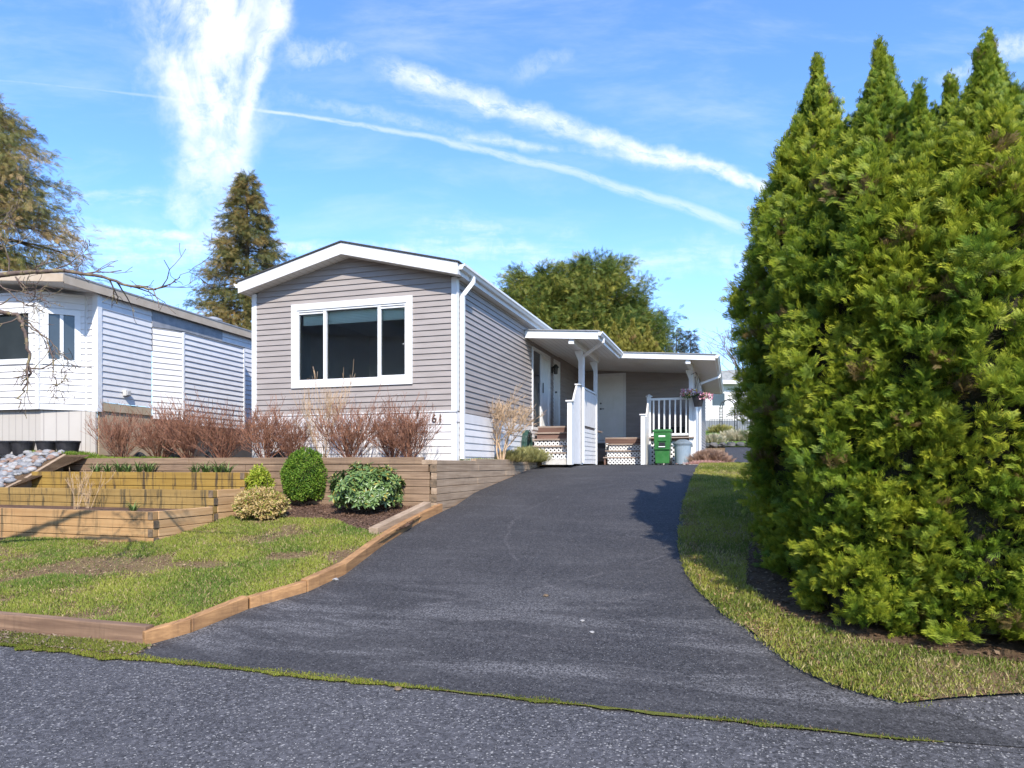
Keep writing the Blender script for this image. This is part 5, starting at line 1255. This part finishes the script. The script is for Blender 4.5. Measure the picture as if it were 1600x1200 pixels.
# heath bushes on the side strip
def brush(seed, rx, ry, h, n, cols, mat='leaf', lean=.5):
    g = np.random.default_rng(seed); q = g.normal(0, .42, (n, 2)); pos = np.stack([q[:, 0] * rx, q[:, 1] * ry, np.zeros(n)], 1)
    d = np.stack([q[:, 0] * lean * 1.4, q[:, 1] * lean * 1.4, np.ones(n)], 1) + g.normal(0, .22, (n, 3)); L = h * (.55 + .6 * g.random(n)) * np.exp(-.35 * (q ** 2).sum(1))
    k = g.random((n, 1)); cols = [np.array(c) for c in cols]; col = cols[0] * (1 - k) + cols[1] * k; tip = np.tile(cols[2], (n, 1))
    V, Fc, C = scatter(SPT2, SPF2, pos, d, g.normal(0, 1, (n, 3)), L, L * .35, col, tip)
    return [('stems', np_mesh('stems', V, Fc, mat, C))]
tree_thing('heath_bush', 'low green and bronze heath bush beside the first porch steps', 'shrub', brush(4, .42, .5, .36, 1300, [(.13, .12, .03), (.23, .22, .05), (.42, .40, .17)]), W(-4.32, 14.75, .04))
tree_thing('heath_bush', 'low heath bush at the foot of the tan bare shrub', 'shrub', brush(5, .34, .5, .26, 1000, [(.15, .10, .05), (.20, .19, .05), (.30, .28, .10)]), W(-4.33, 13.6, .04))
tree_thing('heather', 'reddish heather clump at the right corner of the addition', 'shrub', brush(6, .42, .4, .40, 1500, [(.20, .11, .07), (.30, .17, .10), (.42, .28, .20)]), W(-.55, 18.9, .0))
tree_thing('heather', 'low pink heather mat in front of the reddish clump', 'shrub', brush(7, .55, .3, .12, 1400, [(.50, .25, .20), (.6, .33, .27), (.65, .40, .34)]), W(-.62, 18.35, .0))
for i, (px, D, s) in enumerate(((1113, 32.6, .9), (1150, 33.6, 1.2), (1126, 41, 1.0))):
    tree_thing('dry_grass', ('pale dry tuft at the left end of the far lawn edge', 'pale dry tuft at the right end of the far lawn edge', 'yellowish leafy clump under the garden arch')[i], 'plant',
               brush(30 + i, .7, .4, .55, 500, [(.35, .30, .18), (.48, .42, .28), (.55, .5, .35)] if i < 2 else [(.2, .2, .06), (.3, .28, .08), (.4, .36, .12)]), at(px, D, H(D * 1.03) + .02), 0, s)
q = MB()
for k in range(26):
    t = k / 25; q.blob((1.0 * 0 + (-1.5 + t * 9), 31.25 + t * 1.4, H(31.4 + t) + .06), (.22, .18, .13), k, .2, 8, 5)
single('stone_border', q, 'boulder', 'dark stone border along the near edge of the far lawn', 'border')
# daylily tufts in the beds
def tuft(seed, n, L, w_, spread=.5):
    g = np.random.default_rng(seed); a = g.random(n) * 2 * PI; s = g.random(n) * .05
    T = np.array([(0, .5, 0), (0, -.5, 0), (.5, -.45, .18), (.5, .45, .18), (1, -.06, .0), (1, .06, .0)]); TF = np.array([(0, 1, 2, 3), (3, 2, 4, 5)])
    pos = np.stack([s * np.cos(a), s * np.sin(a), 0 * a], 1); d = np.stack([np.cos(a) * spread * 2, np.sin(a) * spread * 2, .5 + g.random(n)], 1)
    up = np.tile((0, 0, 1.), (n, 1)); k = g.random((n, 1)); col = np.array((.07, .14, .03)) * (1 - k) + np.array((.22, .30, .09)) * k
    V, Fc, C = scatter(T, TF, pos, d, up, L * (.6 + .6 * g.random(n)), np.full(n, w_), col); return [('leaves', np_mesh('leaves', V, Fc, 'leaf', C))]
tv = [tuft(s, 34, .26, .022) for s in (1, 2)]
DG = 'green strap-leaved tufts in the topmost raised bed'
tf0 = {}
for i, px in enumerate((150, 168, 186, 200, 216, 232, 305, 322, 340, 356)):
    lab = 'green strap-leaved tuft in the topmost raised bed, %s of the %s clump' % ((('leftmost', 'second from the left', 'third from the left', 'fourth from the left', 'fifth from the left', 'rightmost')[i], 'left') if px < 260 else (('leftmost', 'second from the left', 'third from the left', 'rightmost')[i - 6], 'right'))
    k = i % 2; loc = ploc(px, 9.25 + .1 * (i % 3), -.15)
    if k not in tf0: tf0[k] = tree_thing('daylily', lab, 'plant', tv[k], loc, i, .9, DG)
    else: copy_tree(tf0[k], loc, i * 1.3, .85 + .08 * (i % 3), lab)
copy_tree(tf0[0], ploc(208, 7.65, -.66), 1, .7, 'small green tuft in the front raised bed near its right corner', cat='plant', group='green tufts elsewhere')
# ------------------------------------------------------------------ grass
def vn(x, y, s, seed=0):
    g = np.random.default_rng(seed); G = g.random((64, 64)); X = x * s; Y = y * s; i = np.floor(X).astype(int); j = np.floor(Y).astype(int); fx, fy = X - i, Y - j
    fx = fx * fx * (3 - 2 * fx); fy = fy * fy * (3 - 2 * fy)
    a, b, c, d = G[i % 64, j % 64], G[(i + 1) % 64, j % 64], G[i % 64, (j + 1) % 64], G[(i + 1) % 64, (j + 1) % 64]
    return (a * (1 - fx) + b * fx) * (1 - fy) + (c * (1 - fx) + d * fx) * fy
def fbm(x, y, s, seed=0): return (vn(x, y, s, seed) + .5 * vn(x, y, s * 2.1, seed + 1) + .25 * vn(x, y, s * 4.3, seed + 2)) / 1.75
def inpoly(x, y, P_):
    r_ = np.zeros(len(x), bool); n = len(P_); j = n - 1
    for i in range(n):
        xi, yi = P_[i]; xj, yj = P_[j]
        c = ((yi > y) != (yj > y)) & (x < (xj - xi) * (y - yi) / (yj - yi + 1e-12) + xi); r_ ^= c; j = i
    return r_
def grass(name, poly, excl, n, off, label, cols, hf=None, L0=.038, bbox=None, dirt=(), seed=1, wmul=1.0, thr=.30):
    g = np.random.default_rng(seed); us = [p[0] for p in poly]; vs = [p[1] for p in poly]
    bb = bbox or (min(us), max(us), min(vs), max(vs))
    x = g.uniform(bb[0], bb[1], n); y = bb[2] + (bb[3] - bb[2]) * g.random(n) ** 1.25
    k = inpoly(x, y, poly)
    for e in excl: k &= ~inpoly(x, y, e)
    de = fbm(x, y, 1.4, 5)
    for (du_, dv_, dr) in dirt: de = de - .55 * np.exp(-((x - du_) ** 2 + ((y - dv_) * 1.6) ** 2) / dr ** 2) * (.5 + fbm(x, y, 4, 9))
    k &= g.random(n) < np.clip((de - thr) * 3.4, .05, 1); x, y, de = x[k], y[k], de[k]; n = len(x)
    z = (Hn(y) if hf is None else hf(x, y)) + off
    pos = np.stack([x, y, z], 1); d = np.stack([g.normal(0, .55, n), g.normal(0, .55, n), np.ones(n)], 1)
    T = np.array([(0, .5, 0), (0, -.5, 0), (.6, 0, .0), (1, .35, .25)]); TF = np.array([(0, 1, 2, 3)])
    m_ = np.clip(fbm(x, y, 1.6, 21) * 1.9 - .3 + g.normal(0, .2, n) - .15, 0, 1)[:, None]; m2 = (g.random(n) < .14 + .25 * (de < .42))
    c0, c1, c2 = [np.array(c) for c in cols]; col = c0 * (1 - m_) + c1 * m_; col[m2] = c2 * g.uniform(.6, 1.1, (m2.sum(), 1))
    L = L0 * (.55 + .7 * g.random(n)) * np.clip(.6 + de, .6, 1.3)
    V, Fc, C = scatter(T, TF, pos, d, g.normal(0, 1, (n, 3)), L, np.full(n, .0052 * wmul) * (.7 + .6 * g.random(n)), col)
    o = bpy.data.objects.new(name, np_mesh(name, V, Fc, 'grassm', C)); COL.objects.link(o); o.rotation_euler = (0, 0, HROT)
    return tag(o, label, 'grass', None, 'stuff')
beds_excl = [[(-13.1, 7.2), (U1 + .02, 7.2), (U1 + .02, 9.6), (-13.1, 9.6)], bed]
GC = [(.13, .20, .035), (.32, .34, .06), (.50, .38, .19)]
dirt = [(*g2(215, 885, LH), .55), (*g2(100, 890, LH), .35), (*g2(330, 885, LH), .3), (*g2(450, 870, LH), .3), (*g2(560, 870, LH), .35), (*g2(240, 965, LH), .15)]
grass('grass', left_lawn, beds_excl, 330000, LH, 'patchy green lawn grass left of the driveway', GC, bbox=(-9.6, -4.2, 4.6, 9.7), dirt=dirt)
grass('grass', [(u - .05, v - .03) for u, v in right_lawn], [litter], 420000, .02, 'yellow-green lawn grass between the driveway and the hedge', [(.14, .19, .03), (.38, .37, .07), (.52, .42, .20)], bbox=(-1.1, 4.4, 4.43, 18.5), thr=.12, seed=2, wmul=1.2)
grass('grass', [(-4.56, 11.2), (-4.32, 11.2), (-4.32, 15.4), (-4.56, 15.4)], [], 9000, .055, 'thin grass strip on top of the timber wall by the house', [(.16, .2, .03), (.28, .3, .04), (.36, .3, .1)], hf=lambda x, y: y * 0 + .02, seed=3, L0=.05, wmul=1.5)
grass('grass', [(-16, 9.66), (-11.0, 9.7), (-9.4, 9.85), (-9.6, 10.3), (-16, 10.3)], [], 30000, .0, 'short bright grass beneath the black pots', [(.12, .2, .02), (.25, .33, .04), (.3, .3, .1)], hf=lambda x, y: .06 + .13 * np.clip((-11.15 - x) / .5, 0, 1), seed=4, L0=.07, wmul=2)
grass('moss', [p for p in ragged([(a - 0, b - .01) for a, b in mo_lo], [(a, b + .02) for a, b in mo_hi])], [], 60000, .0, 'mossy growth in the joint between road and driveway', [(.12, .15, .02), (.28, .30, .04), (.30, .2, .1)], hf=lambda x, y: y * 0 - 1.545, seed=6, L0=.016)
grass('grass', [(-16, 4.42), (DL[0][0] + .05, 4.44), (DL[1][0] + .08, DL[1][1]), (-16, 4.62)], [], 60000, .0, 'thin weeds between the front timber and the road', [(.12, .15, .03), (.25, .27, .04), (.36, .27, .14)], seed=7, L0=.025, bbox=(-9, -3.8, 4.4, 4.75))
# leaf litter flakes under the hedge and on the bed
def flakes(name, poly, n, hf, label, cols, size=.03, seed=1, bb=None):
    g = np.random.default_rng(seed); us = [p[0] for p in poly]; vs = [p[1] for p in poly]; b = bb or (min(us), max(us), min(vs), max(vs))
    x = g.uniform(b[0], b[1], n); y = g.uniform(b[2], b[3], n); k = inpoly(x, y, poly); x, y = x[k], y[k]; n = len(x)
    pos = np.stack([x, y, hf(x, y) + .003 + g.random(n) * .012], 1); d = g.normal(0, 1, (n, 3)) * np.array([1, 1, .25]); nr = g.normal(0, .35, (n, 3)) + np.array([0, 0, 1.])
    w_ = g.random((n, 1)); col = np.array(cols[0]) * (1 - w_) + np.array(cols[1]) * w_; L = size * (.5 + g.random(n))
    V, Fc, C = scatter(LFT, LFF, pos, d, nr, L, L * .6, col); o = bpy.data.objects.new(name, np_mesh(name, V, Fc, 'grassm', C)); COL.objects.link(o); o.rotation_euler = (0, 0, HROT)
    return tag(o, label, 'litter', None, 'stuff')
flakes('dead_leaves', litter, 9000, lambda x, y: Hn(y) + .03, 'brown fallen needles and leaves along the foot of the hedge', [(.12, .07, .04), (.34, .23, .14)], .035, 1, (-.1, 4, 5.4, 9))
flakes('lawn_debris', left_lawn, 5200, lambda x, y: Hn(y) + LH + .006, 'dry leaves and twigs scattered over the left lawn', [(.16, .10, .06), (.46, .33, .20)], .028, 5, (-9.6, -4.2, 4.7, 8.6))
flakes('lawn_debris', right_lawn, 2500, lambda x, y: Hn(y) + .026, 'dry scraps scattered over the grass by the hedge', [(.16, .10, .06), (.46, .33, .20)], .026, 6, (-1, 4.4, 4.5, 12))
edge = DR[1:] + [(u + .14, v + .05) for u, v in DR[:0:-1]]
flakes('edge_litter', edge, 60000, lambda x, y: Hn(y) + .024, 'rusty dead grass and needles along the right driveway edge', [(.20, .11, .05), (.50, .33, .16)], .022, 7)
grass('moss', [(u, v - .07) for u, v in RE] + [(u, v + .02) for u, v in RE[::-1]], [], 60000, -.005, 'moss along the road edge of the right lawn', [(.14, .17, .02), (.34, .34, .05), (.30, .2, .1)], seed=16, L0=.02)
flakes('bark_chips', bed, 9000, lambda x, y: Hn(y) + LH + .012, 'bark chips scattered over the garden bed', [(.07, .04, .03), (.30, .19, .13)], .03, 2)
flakes('verge_litter', [(-12, 4.42), (DL[0][0] + .1, 4.42), (DL[1][0] + .1, DL[1][1] + .02), (-12, 4.62)], 7000, lambda x, y: Hn(y) + .003, 'dry leaves caught along the front timber', [(.16, .11, .07), (.42, .33, .24)], .025, 3, (-9, -4, 4.4, 4.7))
g_ = random.Random(9)
for i, (px, py, s, lab) in enumerate(((853, 932, .028, 'small brown pebble in the middle of the driveway'), (910, 971, .020, 'small grey pebble right of centre on the driveway'), (925, 989, .022, 'small white pebble right of centre on the driveway'), (524, 907, .035, 'pale stone chip beside the timber edging'), (622, 1078, .03, 'brown leaf scrap near the road joint'))):
    u, v = g2(px, py); single('pebble', MB().blob((u, v, H(v) + s * .3), (s, s * .8, s * .45), i, .2, 8, 5), ('rock' if i in (1, 2, 3) else 'endgrain'), lab, 'pebble', (u, v, H(v)))

# ------------------------------------------------------------------ river rocks, boulders, pots
g = np.random.default_rng(3); q = MB()
for k in range(1150):
    u, v = g.uniform(-15.5, -11.15), g.uniform(8.5, 9.72)
    if u > -11.72: continue
    s = g.uniform(.035, .085); q.blob((u, v, slope_h(u, v) + s * .3), (s * g.uniform(.8, 1.3), s * g.uniform(.7, 1.1), s * .6), k, .18, 7, 5)
q_ = MB().prism([(8.42, -.5), (9.62, -.3), (9.66, .195), (8.9, -.235), (8.42, -.455)], 0, -11.64, -11.57)
single('slope_board', q_, 'oldwood_v', 'weathered sloping board holding the river rocks beside the topmost planter', 'board', (-11.6, 9.0, -.3))
def rock_mat():
    m, n = new_mat('river_rocks'); geo = n.new('ShaderNodeNewGeometry'); rn = geo.outputs['Random Per Island']
    c = n.mix(rn, (.16, .17, .19), (.50, .47, .44)); c = n.mix(n.m('GREATER_THAN', rn, .82), c, (.28, .17, .12)); n.l.new(n.mix(n.m('MULTIPLY', n.noise(n.oc, 40), .5), c, (.1, .1, .1)), n.b.inputs['Base Color']); n.b.inputs['Roughness'].default_value = .7; return m
MT['rocks'] = rock_mat()
single('river_rocks', q, 'rocks', 'bank of rounded grey river rocks below the black pots', 'rocks', kind='stuff', smooth=True)
for i, (px, v, s) in enumerate(((268, 10.75, .17), (338, 10.75, .20), (218, 10.9, .12), (436, 10.9, .12))):
    lab = ('dark rounded boulder behind the second leafless shrub', 'largest dark boulder behind the third and fourth leafless shrubs', 'small dark boulder behind the first leafless shrub', 'small brown boulder left of the boxwood behind the wall')[i]
    L_ = ploc(px, v, .06); b = MB().blob((0, 0, .1), (s, s * .8, s * .75), i + 40, .1, 14, 9); ob = mesh_obj('boulder', b, 'boulder', smooth=True); ob.location = L_; tag(ob, lab, 'boulder', 'boulders behind the shrubs')
def pot(name, label, loc, r0, r1, h, group=None):
    t = Thing(name, label, 'pot', (0, 0, 0), group, rot=0, world=loc)
    t.part('pot_body', MB().lathe([(0, 0), (r0, 0), (r1, h - .03), (r1 + .012, h - .03), (r1 + .012, h), (r1 - .006, h), (r1 - .01, h - .05)], n=28), 'black')
    t.part('soil', MB().lathe([(r1 - .01, h - .045), (0, h - .04)], n=28), 'soil'); return t
PG = 'black nursery pots along the skirting'
for i, (px, r_) in enumerate(((8, .19), (36, .19), (73, .165), (106, .195))):
    lab = ('black nursery pot cut off by the left edge of the photo', 'black nursery pot, second from the left and touching the first', 'narrower black nursery pot standing between two wider ones', 'rightmost black nursery pot, at the corner of the white home')[i]
    D = 13.12; pot('plant_pot', lab, Vector(((px - 800) / F * D, D, .185)), r_ * .82, r_ * 1.05, .26, PG)
# hanging basket
hb = Thing('hanging_basket', 'black hanging basket with pink and white flowers on the right porch post', 'basket', (-.88, 19.25, 1.35))
hb.part('pot', MB().lathe([(0, 1.55), (.10, 1.55), (.16, 1.80), (.17, 1.80), (.17, 1.83), (.15, 1.83)], (-.88, 19.3), 20), 'black')
hb.part('wires', MB().tube([(-1.03, 19.3, 1.83), (-.88, 19.3, 2.35)], .004, 4).tube([(-.73, 19.3, 1.83), (-.88, 19.3, 2.35)], .004, 4).tube([(-.88, 19.3, 2.35), (-.95, 19.5, 2.5), (UQ, 19.58, 2.45)], .007, 4), 'darkmetal')
g = np.random.default_rng(5); n = 420; a = g.random(n) * 2 * PI; rr_ = np.sqrt(g.random(n)) * .34; pos = np.stack([rr_ * np.cos(a) * 1.25 - .05, rr_ * np.sin(a) * .6, .0 + g.random(n) * .16 - rr_ * .4 * (np.cos(a) > 0)], 1) + np.array([0, 0.05, .5])
pc = [(.75, .28, .38), (.80, .50, .55), (.85, .80, .75), (.55, .38, .62), (.75, .55, .18)]; col = np.array([pc[i] for i in np.where(pos[:, 0] > 0, g.integers(0, 2, n), g.integers(0, 5, n))])
V, Fc, C = scatter(LFT, LFF, pos, g.normal(0, 1, (n, 3)), g.normal(0, 1, (n, 3)), np.full(n, .055), np.full(n, .05), col)
o = bpy.data.objects.new('flowers', np_mesh('flowers', V, Fc, 'petal', C)); COL.objects.link(o); o.parent = hb.e
n = 260; a = g.random(n) * 2 * PI; rr_ = np.sqrt(g.random(n)) * .3; pos = np.stack([rr_ * np.cos(a) * 1.2 - .04, rr_ * np.sin(a) * .6, g.random(n) * .12], 1) + np.array([0, .05, .45])
V, Fc, C = scatter(LFT, LFF, pos, g.normal(0, 1, (n, 3)), g.normal(0, 1, (n, 3)), np.full(n, .06), np.full(n, .035), np.tile((.10, .18, .04), (n, 1)))
o = bpy.data.objects.new('leaves', np_mesh('leaves', V, Fc, 'leaf', C)); COL.objects.link(o); o.parent = hb.e
# coiled hose against the side wall
hs = Thing('garden_hose', 'coiled dark green garden hose hanging on the white skirting by the steps', 'hose', (HU1 + .1, 15.1, .3))
q = MB()
for k in range(7):
    rad = .30 - .012 * (k % 3); off = .05 + .018 * k
    q.tube([(HU1 + off, 15.15 + rad * .75 * math.cos(2 * PI * i / 24), .42 + rad * 1.2 * math.sin(2 * PI * i / 24)) for i in range(25)], .011, 6, cap=False)
hs.part('coils', q, 'hose'); hs.part('bracket', MB().box((HU1 + .02, 15.07, .66), (HU1 + .2, 15.23, .70)), 'darkmetal')
# bench-like dark box on the deck, seen between balusters
q = MB(); 
for k in range(3): q.box((-2.0, 20.9, .86 + k * .09), (-1.35, 20.93, .92 + k * .09))
q.box((-2.0, 20.6, .99), (-1.35, 20.89, 1.02)); q.box((-2.0, 20.6, .76), (-1.95, 20.93, .985)); q.box((-1.4, 20.6, .76), (-1.35, 20.93, .985))
single('deck_bench', q, 'black', 'low dark slatted bench on the deck behind the balusters', 'bench', (-1.7, 20.8, .76))

# ------------------------------------------------------------------ fruit tree reaching in from the left
def pp(px, py, D): return np.array([(px - 800) / F * D, D, (726 - py) / F * D])
S = []; r = random.Random(3)
def limb(path, r0, r1, twigs=10, tl=.25, depth=2):
    pts = [pp(*p) for p in path]; n = len(pts)
    fine = []
    for i in range(n - 1):
        for k in range(4):
            t = k / 4; a, b = pts[i], pts[i + 1]; m = pts[i] * (1 - t) + pts[i + 1] * t; fine.append(m + np.array([r.gauss(0, .006)] * 3))
    fine.append(pts[-1]); m = len(fine)
    for i in range(m - 1):
        ra, rb = r0 + (r1 - r0) * i / (m - 1), r0 + (r1 - r0) * (i + 1) / (m - 1); S.append((fine[i], fine[i + 1], ra * .62, rb * .7))
    for _ in range(twigs):
        i = r.randint(1, m - 2); rr0 = (r0 + (r1 - r0) * i / (m - 1)) * .5
        d = unit(fine[i + 1] - fine[i]) + np.array([r.gauss(0, .6), r.gauss(0, .5), r.gauss(0, .6)])
        grow(r, fine[i], d, tl * r.uniform(.5, 1.3), min(.008, max(.0028, rr0)), depth, S, .55, .02, (1, 3), .6, 3, .22, .0022)
    for i in range(2, m - 1):
        if r.random() < .8: d = np.array([r.gauss(0, 1), r.gauss(0, 1), r.gauss(0, 1)]); d /= np.linalg.norm(d); S.append((fine[i], fine[i] + d * .022, .0045, .003))
FD = 6.6
tb = pp(-820, 900, FD); base = np.array([tb[0], tb[1], H(to_uv(tb[0], tb[1])[1]) + .0])
crotch = pp(-780, 480, FD)
S += [(crotch, pp(-200, 430, FD), .06, .045), (crotch, pp(-170, 480, FD), .05, .04), (base, crotch, .11, .085)] if 1 else [(base, crotch, .11, .085), (crotch, pp(-200, 430, FD), .075, .06), (crotch, pp(-170, 480, FD), .06, .05)]
limb([(-200, 430, FD), (-80, 425, FD), (0, 430, FD), (50, 425, FD), (105, 422, 6.5), (160, 432, 6.5), (205, 447, 6.5), (240, 452, 6.4), (268, 443, 6.4), (281, 433, 6.4)], .045, .0045, 16, .3)
limb([(-170, 480, FD), (-60, 485, FD), (0, 488, 6.5), (25, 492, 6.5), (38, 510, 6.4), (44, 545, 6.4), (47, 575, 6.4), (44, 595, 6.4), (32, 620, 6.4), (29, 640, 6.4)], .04, .004, 10, .22)
limb([(30, 495, 6.5), (60, 516, 6.5), (78, 545, 6.4), (86, 585, 6.4), (90, 602, 6.4), (102, 592, 6.4)], .012, .003, 10, .2)
limb([(40, 508, 6.5), (62, 520, 6.5), (88, 545, 6.5), (110, 565, 6.5), (122, 578, 6.4)], .010, .003, 8, .16)
limb([(20, 434, 6.5), (40, 455, 6.5), (70, 470, 6.5), (100, 480, 6.5)], .012, .003, 8, .2)
limb([(-80, 425, FD), (-40, 395, FD), (0, 390, FD), (30, 380, 6.6), (60, 350, 6.6)], .018, .003, 9, .3)
limb([(-150, 440, FD), (-60, 400, 6.9), (0, 350, 6.9), (30, 320, 6.9)], .018, .003, 8, .3)
limb([(120, 424, 6.5), (128, 408, 6.5), (132, 392, 6.5), (134, 378, 6.5)], .006, .0025, 3, .1)
limb([(0, 440, 6.6), (30, 470, 6.6), (45, 478, 6.6), (72, 468, 6.6)], .010, .003, 8, .2)
S = [(a - base, b - base, c, d) for a, b, c, d in S]
tree_thing('fruit_tree', 'bare lichen-covered fruit tree branches reaching in from the left', 'tree', [('branches', segs_mesh('branches', S, 'lichen', 6))], Vector(base))

# trees across the street, mirrored in the windows
BK = 'trees across the street behind the viewer'
for i, (x, y, h, w_) in enumerate(((-44, -3, 1.6, 1.5), (-38, -8, 1.35, 1.2), (-33, -12, 1.5, 1.2), (-28, -17, 1.3, 1.2), (-22, -22, 1.5, 1.3), (-48, 4, 1.6, 1.6), (-14, -24, 1.5, 1.3))):
    copy_tree(t1, (x, y, -1.6), i * .9, (w_, w_, h), 'evergreen across the street behind the viewer, seen only as a reflection, %s from the left' % ('first', 'second', 'third', 'fourth', 'fifth', 'outermost', 'last')[i], group=BK)

# white house across the street, mirrored in the big window
hx = Thing('house', 'white house across the street behind the viewer, mirrored in the big window', 'house', (0, 0, 0), rot=R(40), world=Vector((-25, -6, -1.6)))
hx.part('wall', MB().box((-5, -4, 0), (5, 4, 8.2)), 'white'); hx.part('roof', MB().prism([(-4.5, 8.2), (4.5, 8.2), (0, 10)], 0, -5.4, 5.4), 'roofgrey')
for k in (-3, 0, 3): hx.part('window', MB().box((k - .7, 4.0, 2.0), (k + .7, 4.04, 3.4)), 'darkglass')
for k in (-2.2, 1.2): hx.part('window', MB().box((5.0, k - .6, 2.0), (5.04, k + .6, 3.4)), 'darkglass')
